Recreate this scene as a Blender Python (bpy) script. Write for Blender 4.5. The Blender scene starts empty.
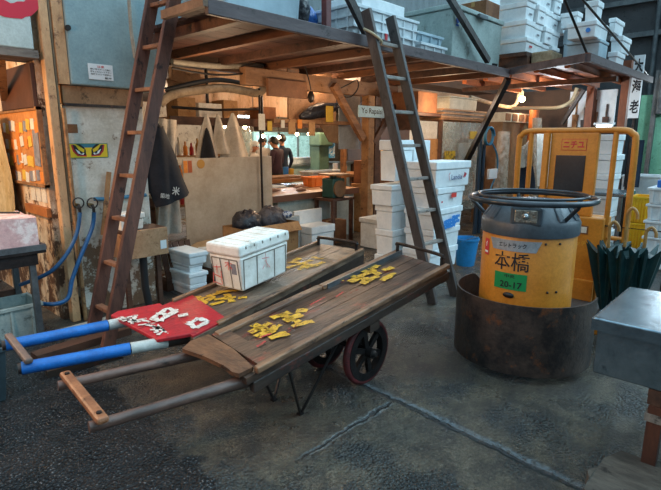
WORLD, LOBE, EXPO, LAMPS = 1.25, 5.0, .63, 1.0
import bpy, bmesh, math, random
from math import sin, cos, pi, radians, atan, tan, sqrt, atan2
from mathutils import Vector, Matrix
random.seed(7)
SC = bpy.context.scene
COL = SC.collection

# ------------------------------------------------------------------ survey of the place
# world axes: X runs along the stall front, Y goes into the stall, Z is up; the camera stands at (0,0,1.6)
CF, CT, CA, CH = 500.0, atan(.21), radians(43), 1.6
FW = (cos(CA)*cos(CT), sin(CA)*cos(CT), -sin(CT))
RT = (sin(CA), -cos(CA), 0.0)
UP = (cos(CA)*sin(CT), sin(CA)*sin(CT), cos(CT))
def at(px, py, ax, v):
    """Point of the plane axis ax = v that the survey line px, py meets."""
    x = (px-330.5)/CF; y = (245-py)/CF
    d = [FW[i]+x*RT[i]+y*UP[i] for i in range(3)]
    o = (0, 0, CH)
    s = (v-o[ax])/d[ax]
    return Vector([o[i]+s*d[i] for i in range(3)])
def X(px, py, v): return at(px, py, 0, v)
def Y(px, py, v): return at(px, py, 1, v)
def Z(px, py, v=0.0): return at(px, py, 2, v)

# ------------------------------------------------------------------ materials
def lin(h):
    h = h.lstrip('#')
    r = []
    for i in (0, 2, 4):
        c = int(h[i:i+2], 16)/255
        r.append(c/12.92 if c <= .04045 else ((c+.055)/1.055)**2.4)
    return (*r, 1)
MATS = {}
def M(name, c1, c2=None, c3=None, rough=.6, metal=0.0, scale=4, stretch=(1, 1, 1), lo=.4, hi=.62, lo3=.56, hi3=.64, scale3=11,
      bump=.25, bscale=40, emit=None, estr=0.0, alpha=1.0, trans=0.0, spec=.5, bdist=.01, grain=.16, worn=None, dirt=None):
    if name in MATS: return MATS[name]
    m = bpy.data.materials.new(name); m.use_nodes = True
    nt = m.node_tree; N = nt.nodes; L = nt.links
    b = N['Principled BSDF']
    tc = N.new('ShaderNodeTexCoord'); mp = N.new('ShaderNodeMapping'); mp.inputs['Scale'].default_value = stretch
    L.new(tc.outputs['Object'], mp.inputs['Vector'])
    col = None
    if c2:
        n = N.new('ShaderNodeTexNoise'); n.inputs['Scale'].default_value = scale; n.inputs['Detail'].default_value = 8; n.inputs['Roughness'].default_value = .72
        L.new(mp.outputs[0], n.inputs['Vector'])
        r = N.new('ShaderNodeMapRange'); r.inputs['From Min'].default_value = lo; r.inputs['From Max'].default_value = hi
        L.new(n.outputs['Fac'], r.inputs['Value'])
        mx = N.new('ShaderNodeMix'); mx.data_type = 'RGBA'
        mx.inputs['A'].default_value = lin(c1); mx.inputs['B'].default_value = lin(c2)
        L.new(r.outputs[0], mx.inputs['Factor']); col = mx.outputs['Result']
        if c3:
            n3 = N.new('ShaderNodeTexNoise'); n3.inputs['Scale'].default_value = scale3; n3.inputs['Detail'].default_value = 8; n3.inputs['Roughness'].default_value = .74
            mp3 = N.new('ShaderNodeMapping'); mp3.inputs['Location'].default_value = (3.3, 1.7, 9.1); mp3.inputs['Scale'].default_value = [1+(s-1)*.4 for s in stretch]
            L.new(tc.outputs['Object'], mp3.inputs['Vector']); L.new(mp3.outputs[0], n3.inputs['Vector'])
            r3 = N.new('ShaderNodeMapRange'); r3.inputs['From Min'].default_value = lo3; r3.inputs['From Max'].default_value = hi3
            if dirt:
                sz = N.new('ShaderNodeSeparateXYZ'); L.new(tc.outputs['Object'], sz.inputs[0])
                rz_ = N.new('ShaderNodeMapRange'); rz_.inputs['From Min'].default_value = dirt[0]; rz_.inputs['From Max'].default_value = 0; rz_.inputs['To Max'].default_value = dirt[1]
                L.new(sz.outputs['Z'], rz_.inputs['Value'])
                ad = N.new('ShaderNodeMath'); ad.operation = 'ADD'; L.new(n3.outputs['Fac'], ad.inputs[0]); L.new(rz_.outputs[0], ad.inputs[1]); L.new(ad.outputs[0], r3.inputs['Value'])
            else: L.new(n3.outputs['Fac'], r3.inputs['Value'])
            m3 = N.new('ShaderNodeMix'); m3.data_type = 'RGBA'; L.new(col, m3.inputs['A']); m3.inputs['B'].default_value = lin(c3)
            L.new(r3.outputs[0], m3.inputs['Factor']); col = m3.outputs['Result']
        g = N.new('ShaderNodeTexNoise'); g.inputs['Scale'].default_value = max(45, scale*7); g.inputs['Detail'].default_value = 5; g.inputs['Roughness'].default_value = .8
        L.new(mp.outputs[0], g.inputs['Vector'])
        gr = N.new('ShaderNodeMapRange'); gr.inputs['From Min'].default_value = .3; gr.inputs['From Max'].default_value = .7; gr.inputs['To Min'].default_value = 1-grain; gr.inputs['To Max'].default_value = 1+grain
        L.new(g.outputs['Fac'], gr.inputs['Value'])
        gm = N.new('ShaderNodeVectorMath'); gm.operation = 'SCALE'; L.new(col, gm.inputs[0]); L.new(gr.outputs[0], gm.inputs['Scale']); col = gm.outputs[0]
        L.new(col, b.inputs['Base Color'])
    else:
        b.inputs['Base Color'].default_value = lin(c1)
    b.inputs['Roughness'].default_value = rough; b.inputs['Metallic'].default_value = metal
    b.inputs['Alpha'].default_value = alpha; b.inputs['Transmission Weight'].default_value = trans
    b.inputs['Specular IOR Level'].default_value = spec
    if bump > 0:
        nb = N.new('ShaderNodeTexNoise'); nb.inputs['Scale'].default_value = bscale; nb.inputs['Detail'].default_value = 4
        L.new(mp.outputs[0], nb.inputs['Vector'])
        bp = N.new('ShaderNodeBump'); bp.inputs['Strength'].default_value = bump; bp.inputs['Distance'].default_value = bdist
        L.new(nb.outputs['Fac'], bp.inputs['Height']); L.new(bp.outputs[0], b.inputs['Normal'])
    if worn:
        nw = N.new('ShaderNodeTexNoise'); nw.inputs['Scale'].default_value = worn[0]; nw.inputs['Detail'].default_value = 6; nw.inputs['Roughness'].default_value = .7
        L.new(tc.outputs['Object'], nw.inputs['Vector'])
        rw = N.new('ShaderNodeMapRange'); rw.inputs['From Min'].default_value = worn[1]; rw.inputs['From Max'].default_value = worn[1]+.05
        L.new(nw.outputs['Fac'], rw.inputs['Value']); L.new(rw.outputs[0], b.inputs['Alpha'])
    if emit:
        b.inputs['Emission Color'].default_value = lin(emit); b.inputs['Emission Strength'].default_value = estr
    MATS[name] = m
    return m

foam      = M('foam', 'eef4f6', 'dde6ea', scale=7, rough=.7, bump=.12, bscale=90, grain=.04)
foam_dirty= M('foam_dirty', 'efeee8', 'd5d1c7', '9a8f7f', scale=6, lo3=.6, hi3=.72, scale3=5, rough=.75, bump=.2, bscale=60, grain=.06)
foam_dark = M('foam_seam', '7b746a', rough=.9, bump=0)
plastic_w = M('white_plastic', 'dfe8ec', 'c6d2d8', scale=5, rough=.45, bump=.05, grain=.05)
plastic_b = M('pale_blue_plastic', 'b4cbd6', '9fb7c3', scale=3, rough=.45, bump=.05, grain=.05)
timber    = M('timber', 'a67a4f', '7d5533', '4f3522', scale=3, stretch=(1, 1, 1), rough=.7, bump=.3, bscale=25)
timber_x  = M('timber_along', '9c6e48', '71492e', '47301c', scale=6, stretch=(.18, 1.5, 1.5), rough=.7, bump=.3, bscale=25)
timber_dk = M('dark_timber', '5e3d2c', '3b251b', '23160f', scale=6, stretch=(.25, 1, 1), rough=.65, bump=.3)
deck_wood = M('platform_board', '512d1f', '361d15', '23130e', scale=5, stretch=(.2, 1.6, 1), rough=.7, bump=.3)
ladder_wd = M('ladder_wood', '6a4538', '452a22', '2a1a16', scale=5, stretch=(1.5, 1.5, .25), rough=.6, bump=.25)
ladder_gy = M('ladder_grey', '57504e', '3c3634', '2a2523', scale=5, stretch=(1.5, 1.5, .25), rough=.6, bump=.25)
plywood   = M('plywood', 'bf9672', '9d7350', '795335', scale=3, rough=.7, bump=.15)
plank_gry = M('weathered_board', '8a7f74', '5f5650', '3d3631', scale=5, stretch=(.3, 1.5, 1), rough=.7, bump=.4)
cart_deck = M('cart_deck_wood', '614636', '2e221c', '7a3529', scale=7, stretch=(.35, 1.6, 1), lo=.36, hi=.6, lo3=.57, hi3=.66, scale3=6, rough=.42, bump=.45, bscale=30)
cart_deck2= M('far_cart_deck_wood', '74604f', '4b3c32', '35291f', scale=7, stretch=(.35, 1.6, 1), rough=.45, bump=.45, bscale=30)
cart_rim  = M('cart_rim_wood', '8c674b', '53392b', '2f211a', scale=8, stretch=(.3, 1.5, 1.5), rough=.5, bump=.45, bscale=35)
cart_beam = M('cart_beam_wood', '3a2c24', '231a16', '562a20', scale=6, stretch=(.3, 1, 1), rough=.5, bump=.35)
shaft_wd  = M('shaft_wood', '6d5146', '41302a', '2a1e1a', scale=8, stretch=(.3, 1, 1), rough=.38, bump=.3)
bar_wd    = M('crossbar_wood', '946040', '6e432c', '4b2c1b', scale=8, rough=.45, bump=.3)
yel_paint = M('worn_yellow_paint', 'd8a526', 'bd8a20', '8a6636', scale=18, lo3=.55, hi3=.64, scale3=30, rough=.55, bump=.3, worn=(42, .405))
red_paint = M('worn_red_paint', 'b5242c', '94202a', '5c2422', scale=9, lo3=.58, hi3=.68, scale3=12, rough=.45, bump=.25)
wht_paint = M('worn_white_paint', 'd9d4cc', 'c2b8ad', '7d5550', scale=12, lo3=.58, hi3=.66, scale3=24, rough=.55, bump=.25, worn=(42, .40))
blue_tape = M('blue_wrap', '1c69b8', '17559a', scale=9, rough=.35, bump=.2)
rust      = M('rusted_steel', '54463f', '2c2727', '7a4a2e', scale=5, lo3=.57, hi3=.68, scale3=7, metal=.35, rough=.45, bump=.3)
iron      = M('dark_iron', '35302f', '211f20', '54382c', scale=8, lo3=.62, hi3=.72, metal=.5, rough=.42, bump=.25)
wheel_red = M('wheel_red', '6d2a2b', '451f20', '251a1a', scale=9, rough=.5, bump=.2)
tyre      = M('tyre_rubber', '2a2728', '1d1b1c', scale=10, rough=.55, bump=.3)
steel     = M('galvanised_steel', '93a2ab', '74858f', '5d6d77', scale=4, metal=.9, rough=.26, bump=.08)
steel_dk  = M('dull_steel', '70777b', '565c60', scale=5, metal=.6, rough=.42, bump=.12)
truck_y   = M('truck_yellow', 'cf8630', 'bd7626', '8f5f2a', scale=3, lo3=.66, hi3=.8, scale3=5, rough=.35, bump=.05)
truck_k   = M('truck_cap_grey', '4a545d', '3b444c', scale=6, rough=.42, bump=.1)
ring_k    = M('steering_ring_black', '3c434b', '2c3238', scale=6, rough=.28, metal=.3, bump=.05)
black     = M('black_paint', '161617', rough=.5, bump=0)
ink       = M('dark_ink', '1b1d24', rough=.7, bump=0)
ink_blue  = M('blue_ink', '243f78', rough=.7, bump=0)
red_ink   = M('red_ink', 'c8343a', rough=.7, bump=0)
pink_ink  = M('faded_red_ink', 'd98d88', rough=.8, bump=0)
green_pl  = M('plate_green', '1d8a4c', rough=.4, bump=0)
silver    = M('silver_badge', 'aeb4ba', '969da5', scale=20, metal=.4, rough=.35, bump=0)
white_p   = M('white_paint', 'dfe5e8', rough=.6, bump=0)
glass_dk  = M('dark_window', '20262c', '2b3238', scale=3, rough=.22, bump=0)
chrome    = M('chrome', 'c8ccd0', metal=1, rough=.15, bump=0)
lampglass = M('lamp_glass', 'b5b0a4', '6d6a63', scale=26, rough=.1, metal=.6, bump=.5, bscale=70)
umb_green = M('umbrella_green', '10393a', '0b2a2c', scale=6, rough=.45, bump=.2)
bamboo    = M('bamboo', 'b98a4e', '8f6436', scale=8, rough=.45, bump=.1)
cab_grey  = M('cabinet_grey', '8fa8ad', '7d979d', '66797d', scale=2.5, lo3=.62, hi3=.75, scale3=4, rough=.5, bump=.08)
cab_white = M('stained_white_panel', 'd3d3cb', 'b7b2a4', '6e5844', scale=3, lo3=.58, hi3=.64, scale3=5, rough=.6, bump=.2, dirt=(1.3, .14))
ochre     = M('ochre_paint', 'd3aa80', 'b88c62', '80593f', scale=4, stretch=(1, 1, .4), rough=.6, bump=.2)
rustwall  = M('rust_stained_panel', 'e2d2ba', 'b98c5f', '5f4230', scale=5, stretch=(1, 1, .4), lo=.42, hi=.6, lo3=.55, hi3=.6, scale3=6, rough=.65, bump=.4, bscale=20, dirt=(1.5, .1))
brown_bd  = M('brown_board', '5a3a2c', '482d22', scale=4, stretch=(1, 1, .3), rough=.5, bump=.1)
pinboard  = M('pinboard_cork', 'c98a4e', 'b0733a', scale=6, rough=.75, bump=.15)
paper_w   = M('white_paper', 'dcd8cc', 'c9c3b4', scale=5, rough=.8, bump=0)
paper_o   = M('orange_paper', 'd9883a', 'c9752a', scale=9, rough=.8, bump=0)
paper_y   = M('yellow_paper', 'd9b548', 'caa23c', scale=9, rough=.8, bump=0)
paper_g   = M('grey_paper', '8d8f98', '6d7078', scale=14, rough=.8, bump=0)
card      = M('cardboard', 'b28a5e', '9c744a', '7c5836', scale=4, rough=.8, bump=.1)
kraft     = M('kraft_box', '8a5b38', '6f452a', scale=4, rough=.8, bump=.1)
film      = M('cream_film', 'd8c49a', 'c0a674', 'a2845a', scale=6, stretch=(1, 1, .4), rough=.35, bump=.4, bscale=9, bdist=.03)
haze_pl   = M('translucent_screen', 'd2c3ae', 'ab977e', scale=2.2, lo=.35, hi=.7, rough=.35, bump=.1, alpha=.82, grain=.08)
clear_pl  = M('clear_sheet', 'c9cfc8', 'a8aea4', scale=5, rough=.2, bump=.35, bscale=12, alpha=.42, bdist=.03)
wrap_pl   = M('crumpled_wrap', 'cbbfae', 'a6917a', scale=9, rough=.25, bump=.9, bscale=18, alpha=.75, bdist=.04)
pink_bag  = M('marbled_bag_film', 'd8b7b4', 'c39c9c', 'e9dcd9', scale=6, lo3=.5, hi3=.6, scale3=5, rough=.4, bump=.3, bscale=14)
black_bag = M('black_bag', '24252b', '34353c', scale=7, rough=.3, bump=.8, bscale=14, bdist=.04)
cloth_dk  = M('dark_cloth', '26272d', '1c1d22', scale=6, rough=.9, bump=.3, bscale=30)
cloth_gy  = M('grey_cloth', 'a29a8e', '8a8074', scale=5, rough=.85, bump=.35, bscale=14, bdist=.03)
cloth_cr  = M('pale_apron_vinyl', 'd0c6b6', 'b8ab98', scale=4, rough=.5, bump=.3, bscale=9, bdist=.03)
hose_blue = M('blue_hose', '24639a', '1d527f', scale=9, rough=.35, bump=0)
hose_teal = M('teal_hose', '2f6d8e', rough=.4, bump=0)
pipe_bl   = M('navy_pipe', '1d3346', rough=.4, bump=0)
pvc       = M('pvc_pipe', 'a9a294', '8d8576', scale=8, rough=.5, bump=.05)
duct      = M('lagged_pipe', 'a8957c', '84705a', scale=10, stretch=(1, 1, 1), rough=.75, bump=.5, bscale=40)
wire      = M('black_wire', '1e1c1c', rough=.6, bump=0)
cream_wire= M('cream_cable', 'c5b694', rough=.6, bump=0)
bucket_bl = M('bucket_blue', '2b8fd0', '257fba', scale=6, rough=.35, bump=.03)
crate_gn  = M('sea_green_plastic', '9fb0ad', '84989a', '586a6a', scale=5, rough=.5, bump=.1)
tank_dk   = M('slate_tub_plastic', '3a484e', '2c383d', scale=4, rough=.5, bump=.1)
conc_box  = M('weathered_grey_box', 'a8b8b4', '90a09c', '5d625c', scale=3, lo3=.57, hi3=.68, scale3=4, rough=.7, bump=.2)
straw     = M('straw_bale', 'b2a083', '8f7b5d', scale=16, rough=.9, bump=.8, bscale=50)
sign_wh   = M('sign_white', 'bccac8', 'a9b8b6', scale=3, rough=.5, bump=0)
sign_red  = M('sign_red', 'c21f38', rough=.5, bump=0)
skin      = M('skin', 'c98f70', rough=.55, bump=0)
hair      = M('black_hair', '17130f', rough=.5, bump=.4, bscale=80)
shirt_pu  = M('plum_fabric', '3b2733', '2e1e28', scale=9, rough=.9, bump=.3)
shirt_wh  = M('white_fabric', 'c7c2ba', rough=.9, bump=.2)
shirt_nv  = M('navy_fabric', '223247', '1a2736', scale=9, rough=.9, bump=.3)
trouser   = M('dark_trouser', '23242a', rough=.9, bump=.2)
panel_pc  = M('corrugated_peach', 'd9b99a', 'c4a07c', '9c7c5c', scale=3, stretch=(3, 1, .5), rough=.35, bump=.1)
board_br  = M('brown_plywood', '8a5f42', '6f4a33', scale=4, rough=.7, bump=.1)
fridge_g  = M('fridge_green', '8fa89a', '7b9488', scale=4, rough=.4, bump=.05)
lit_glass = M('lit_case_glass', 'a9cdc9', '7fa8a2', '55807a', scale=9, rough=.1, bump=.05, emit='a9d8d0', estr=.35)
counter_s = M('counter_steel', '9aa39f', '828b86', scale=4, metal=.5, rough=.4, bump=.06)
fishboard = M('cutting_board', 'b08a66', '8d6745', scale=7, rough=.55, bump=.15)
orange_pl = M('orange_plastic', 'e8863a', 'd9742a', scale=6, rough=.45, bump=.03)
yellow_pl = M('yellow_plastic', 'f0b81c', 'e0a512', scale=6, rough=.4, bump=.05)
green_sc  = M('scale_green', '2f5b55', '254a45', scale=6, rough=.45, bump=.1)
bottle_gn = M('green_glass', '4b7a4e', rough=.2, bump=0)
bottle_am = M('amber_glass', 'b08440', rough=.2, bump=0)
bulb_warm = M('bulb_warm', 'ffe9c4', emit='ffdfae', estr=26, bump=0)
bulb_cool = M('tube_lamp', 'eaf6ff', emit='d9f1ff', estr=7, bump=0)
box_blue  = M('blue_lid_plastic', '1d6bc0', rough=.4, bump=0)
sticker_b = M('sticker_blue', '3a86d8', rough=.4, bump=0)
fish_mat  = M('fish_flesh', '7a5a4c', '9a7a68', scale=12, rough=.35, bump=.15)

# ------------------------------------------------------------------ mesh building
class MB:
    def __init__(s): s.bm = bmesh.new(); s.slot = 0
    def _face(s, vs):
        try:
            f = s.bm.faces.new(vs); f.material_index = s.slot; return f
        except ValueError: return None
    def hexa(s, p):
        """Eight corners: bottom ring 0-3, top ring 4-7, both counter-clockwise from above."""
        v = [s.bm.verts.new(q) for q in p]
        for f in ((3, 2, 1, 0), (4, 5, 6, 7), (0, 1, 5, 4), (1, 2, 6, 5), (2, 3, 7, 6), (3, 0, 4, 7)):
            s._face([v[i] for i in f])
        return s
    def box(s, x0, x1, y0, y1, z0, z1, taper=0.0):
        t = taper
        return s.hexa([(x0+t, y0+t, z0), (x1-t, y0+t, z0), (x1-t, y1-t, z0), (x0+t, y1-t, z0), (x0, y0, z1), (x1, y0, z1), (x1, y1, z1), (x0, y1, z1)])
    def bar(s, a, b, w, h, upv=(0, 0, 1), roll=0):
        a = Vector(a); b = Vector(b); d = (b-a).normalized(); u = Vector(upv)
        if abs(d.dot(u)) > .98: u = Vector((1, 0, 0))
        sd = d.cross(u).normalized(); u = sd.cross(d).normalized()
        if roll:
            R = Matrix.Rotation(roll, 3, d); sd = R @ sd; u = R @ u
        sd *= w/2; u *= h/2
        return s.hexa([a-sd-u, a+sd-u, b+sd-u, b-sd-u, a-sd+u, a+sd+u, b+sd+u, b-sd+u])
    def ring(s, c, ax, r, n):
        ax = Vector(ax).normalized(); t = Vector((0, 0, 1)) if abs(ax.z) < .9 else Vector((1, 0, 0))
        e1 = ax.cross(t).normalized(); e2 = ax.cross(e1).normalized()
        return [s.bm.verts.new(Vector(c)+(e1*cos(2*pi*i/n)+e2*sin(2*pi*i/n))*r) for i in range(n)]
    def _loft(s, rings, cap=True, close=False):
        n = len(rings[0])
        K = len(rings)
        for k in range(K if close else K-1):
            A, B = rings[k], rings[(k+1) % K]
            for i in range(n): s._face([A[i], A[(i+1) % n], B[(i+1) % n], B[i]])
        if cap and not close:
            s._face(rings[0][::-1]); s._face(rings[-1])
        return s
    def cyl(s, a, b, r, r2=None, n=16):
        a = Vector(a); b = Vector(b); d = b-a
        return s._loft([s.ring(a, d, r, n), s.ring(b, d, r if r2 is None else r2, n)])
    def tube(s, pts, r, n=8, close=False, smooth=0):
        pts = [Vector(p) for p in pts]
        if smooth:
            if isinstance(r, (list, tuple)): r = [r[i]+(r[i+1]-r[i])*j/smooth for i in range(len(r)-1) for j in range(smooth)]+[r[-1]]
            pts = spline(pts, smooth)
        K = len(pts); rings = []; prev = None
        for k in range(K):
            if close: d = (pts[(k+1) % K]-pts[k-1])
            else: d = pts[min(k+1, K-1)]-pts[max(k-1, 0)]
            d.normalize()
            if prev is None:
                t = Vector((0, 0, 1)) if abs(d.z) < .9 else Vector((1, 0, 0)); e1 = d.cross(t).normalized()
            else:
                e1 = (prev-d*prev.dot(d)).normalized()
            prev = e1; e2 = d.cross(e1)
            rr = r[k] if isinstance(r, (list, tuple)) else r
            rings.append([s.bm.verts.new(pts[k]+(e1*cos(2*pi*i/n)+e2*sin(2*pi*i/n))*rr) for i in range(n)])
        return s._loft(rings, close=close)
    def lathe(s, prof, c=(0, 0, 0), n=32, a0=0, a1=2*pi, cap=True):
        c = Vector(c); full = abs(a1-a0-2*pi) < 1e-6
        m = n if full else n+1
        cols = [[s.bm.verts.new(c+Vector((r*cos(a0+(a1-a0)*i/n), r*sin(a0+(a1-a0)*i/n), z))) for r, z in prof] for i in range(m)]
        for i in range(n):
            A, B = cols[i], cols[(i+1) % m]
            for k in range(len(prof)-1): s._face([A[k], B[k], B[k+1], A[k+1]])
        if full and cap:
            s._face([cc[0] for cc in cols][::-1]); s._face([cc[-1] for cc in cols])
        return s
    def prism(s, poly, z0, z1):
        a = [s.bm.verts.new((p[0], p[1], z0)) for p in poly]; b = [s.bm.verts.new((p[0], p[1], z1)) for p in poly]
        return s._loft([a, b])
    def slab(s, pts, off):
        """Thickens a polygon of 3D points by the vector off."""
        off = Vector(off)
        a = [s.bm.verts.new(Vector(p)) for p in pts]; b = [s.bm.verts.new(Vector(p)+off) for p in pts]
        return s._loft([a, b])
    def sphere(s, c, r, sc=(1, 1, 1), n=12):
        c = Vector(c); rings = []
        for k in range(1, n//2):
            t = pi*k/(n//2)
            rings.append([s.bm.verts.new(c+Vector((r*sc[0]*sin(t)*cos(2*pi*i/n), r*sc[1]*sin(t)*sin(2*pi*i/n), r*sc[2]*cos(t)))) for i in range(n)])
        s._loft(rings, cap=False)
        tp = s.bm.verts.new(c+Vector((0, 0, r*sc[2]))); bt = s.bm.verts.new(c-Vector((0, 0, r*sc[2])))
        for i in range(n):
            s._face([tp, rings[0][(i+1) % n], rings[0][i]]); s._face([bt, rings[-1][i], rings[-1][(i+1) % n]])
        return s
    def grid(s, f, nu, nv, th=None):
        """Sheet f(u,v)->point, thickened along its normals by th."""
        V = [[Vector(f(i/nu, j/nv)) for j in range(nv+1)] for i in range(nu+1)]
        A = [[s.bm.verts.new(p) for p in r] for r in V]
        for i in range(nu):
            for j in range(nv): s._face([A[i][j], A[i+1][j], A[i+1][j+1], A[i][j+1]])
        if th:
            B = []
            for i in range(nu+1):
                row = []
                for j in range(nv+1):
                    du = V[min(i+1, nu)][j]-V[max(i-1, 0)][j]; dv = V[i][min(j+1, nv)]-V[i][max(j-1, 0)]
                    nn = du.cross(dv); nn = nn.normalized() if nn.length > 1e-9 else Vector((0, 0, 1))
                    row.append(s.bm.verts.new(V[i][j]-nn*th))
                B.append(row)
            for i in range(nu):
                for j in range(nv): s._face([B[i][j+1], B[i+1][j+1], B[i+1][j], B[i][j]])
            for i in range(nu):
                s._face([A[i][0], B[i][0], B[i+1][0], A[i+1][0]]); s._face([A[i+1][nv], B[i+1][nv], B[i][nv], A[i][nv]])
            for j in range(nv):
                s._face([A[0][j+1], B[0][j+1], B[0][j], A[0][j]]); s._face([A[nu][j], B[nu][j], B[nu][j+1], A[nu][j+1]])
        return s
    def raw(s, vs, fs):
        v = [s.bm.verts.new(p) for p in vs]
        for f in fs: s._face([v[i] for i in f])
        return s
    def rot(s, ang, axis='Z', c=(0, 0, 0)):
        bmesh.ops.rotate(s.bm, cent=Vector(c), matrix=Matrix.Rotation(ang, 3, axis), verts=s.bm.verts[:]); return s
    def move(s, v):
        bmesh.ops.translate(s.bm, vec=Vector(v), verts=s.bm.verts[:]); return s
    def rough(s, a, seed=0):
        rn = random.Random(seed)
        for v in s.bm.verts: v.co += Vector((rn.uniform(-a, a), rn.uniform(-a, a), rn.uniform(-a, a)))
        return s
    def base(s):
        xs = [v.co.x for v in s.bm.verts]; ys = [v.co.y for v in s.bm.verts]; zs = [v.co.z for v in s.bm.verts]
        return Vector(((min(xs)+max(xs))/2, (min(ys)+max(ys))/2, min(zs)))
    def build(s, name, mat, parent=None, shift=None, bevel=0.0, smooth=None, loc=None):
        if shift is not None: s.move(-Vector(shift))
        bmesh.ops.recalc_face_normals(s.bm, faces=s.bm.faces[:])
        me = bpy.data.meshes.new(name)
        s.bm.to_mesh(me); s.bm.free()
        for m in (mat if isinstance(mat, (list, tuple)) else [mat]): me.materials.append(m)
        o = bpy.data.objects.new(name, me); COL.objects.link(o)
        if loc is not None: o.location = loc
        if parent is not None: o.parent = parent
        if bevel:
            b = o.modifiers.new('bevel', 'BEVEL'); b.width = bevel; b.segments = 2; b.limit_method = 'ANGLE'; b.angle_limit = radians(50)
        if smooth is not None:
            for p in me.polygons: p.use_smooth = True
            me.set_sharp_from_angle(angle=radians(smooth))
        return o
def spline(pts, k):
    out = []; P = [pts[0]]+list(pts)+[pts[-1]]
    for i in range(1, len(P)-2):
        p0, p1, p2, p3 = P[i-1], P[i], P[i+1], P[i+2]
        for j in range(k):
            t = j/k
            out.append(.5*((2*p1)+(p2-p0)*t+(2*p0-5*p1+4*p2-p3)*t*t+(3*p1-p0-3*p2+p3)*t**3))
    out.append(pts[-1]); return out

def tag(o, label, cat, group=None, kind=None):
    if label: o['label'] = label
    if cat: o['category'] = cat
    if group: o['group'] = group
    if kind: o['kind'] = kind
    return o
class T:
    """A thing: an Empty at its base; parts are built in world coordinates and shifted under it."""
    def __init__(s, name, label, cat, base, group=None):
        s.o = bpy.data.objects.new(name, None); COL.objects.link(s.o); s.o.empty_display_size = .05
        s.b = Vector(base); s.o.location = s.b; tag(s.o, label, cat, group)
    def part(s, name, mb, mat, parent=None, **k):
        lab = k.pop('label', None)
        o = mb.build(name, mat, parent or s.o, shift=s.b, **k)
        if lab: o['label'] = lab
        return o
def single(name, label, cat, mb, mat, group=None, **k):
    b = mb.base(); o = mb.build(name, mat, None, shift=b, loc=b, **k)
    return tag(o, label, cat, group)
def struct(name, mb, mat, label=None, **k):
    o = mb.build(name, mat, **k); o['kind'] = 'structure'
    if label: o['label'] = label
    return o

# ------------------------------------------------------------------ lettering
def glyphs(body, size=1.0, bold=0.0):
    c = bpy.data.curves.new('lettering', 'FONT'); c.body = body; c.size = 1; c.offset = bold; c.resolution_u = 2
    o = bpy.data.objects.new('lettering', c); COL.objects.link(o)
    dg = bpy.context.evaluated_depsgraph_get()
    m = bpy.data.meshes.new_from_object(o.evaluated_get(dg))
    vs = [(v.co.x, v.co.y) for v in m.vertices]; fs = [tuple(p.vertices) for p in m.polygons]
    bpy.data.objects.remove(o); bpy.data.curves.remove(c); bpy.data.meshes.remove(m)
    x0 = min(v[0] for v in vs); x1 = max(v[0] for v in vs); y0 = min(v[1] for v in vs); y1 = max(v[1] for v in vs)
    return [((x-(x0+x1)/2)*size, (y-(y0+y1)/2)*size) for x, y in vs], fs
def text_on(mb, body, o, ex, ey, size, bold=0.0, fit=None):
    """Lettering laid on the plane through o along the unit vectors ex, ey."""
    vs, fs = glyphs(body, size, bold); o = Vector(o); ex = Vector(ex); ey = Vector(ey)
    if fit:
        w = max(v[0] for v in vs)-min(v[0] for v in vs); h = max(v[1] for v in vs)-min(v[1] for v in vs)
        vs = [(x*fit[0]/w, y*fit[1]/h) for x, y in vs]
    mb.raw([o+ex*x+ey*y for x, y in vs], fs); return mb
def text_round(mb, body, c, r, az, z, size, bold=0.0, fit=None):
    """Lettering bent round an upright drum of radius r, read from outside at azimuth az."""
    vs, fs = glyphs(body, size, bold)
    if fit:
        w = max(v[0] for v in vs)-min(v[0] for v in vs); h = max(v[1] for v in vs)-min(v[1] for v in vs)
        vs = [(x*fit[0]/w, y*fit[1]/h) for x, y in vs]
    mb.raw([(c[0]+r*cos(az+x/r), c[1]+r*sin(az+x/r), z+y) for x, y in vs], fs); return mb
def patch_round(mb, c, r, az, z, w, h, n=8, slant=0):
    a = w/r/2
    V = []
    for i in range(n+1):
        t = -1+2*i/n
        V += [(c[0]+r*cos(az+a*t+0*slant), c[1]+r*sin(az+a*t), z-h/2), (c[0]+r*cos(az+a*(t*(1+slant))), c[1]+r*sin(az+a*(t*(1+slant))), z+h/2)]
    return mb.raw(V, [(2*i, 2*i+2, 2*i+3, 2*i+1) for i in range(n)])
def strokes(mb, segs, o, ex, ey, w, seed=1, off=(0, 0, .002)):
    """Ragged brush strokes: each seg is (x0,y0,x1,y1) in the plane of ex, ey."""
    rn = random.Random(seed); o = Vector(o); ex = Vector(ex); ey = Vector(ey); off = Vector(off)
    for (a, b, c, d) in segs:
        L = sqrt((c-a)**2+(d-b)**2); n = max(2, int(L/(w*.45)))
        px, py = -(d-b)/L, (c-a)/L
        A = []; B = []
        for i in range(n+1):
            t = i/n; x = a+(c-a)*t; y = b+(d-b)*t
            u = w*.5*rn.uniform(.45, 1.2); v = w*.5*rn.uniform(.45, 1.2)
            A.append(mb.bm.verts.new(o+ex*(x+px*u)+ey*(y+py*u)+off)); B.append(mb.bm.verts.new(o+ex*(x-px*v)+ey*(y-py*v)+off))
        for i in range(n): mb._face([A[i], A[i+1], B[i+1], B[i]])
    return mb
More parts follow.
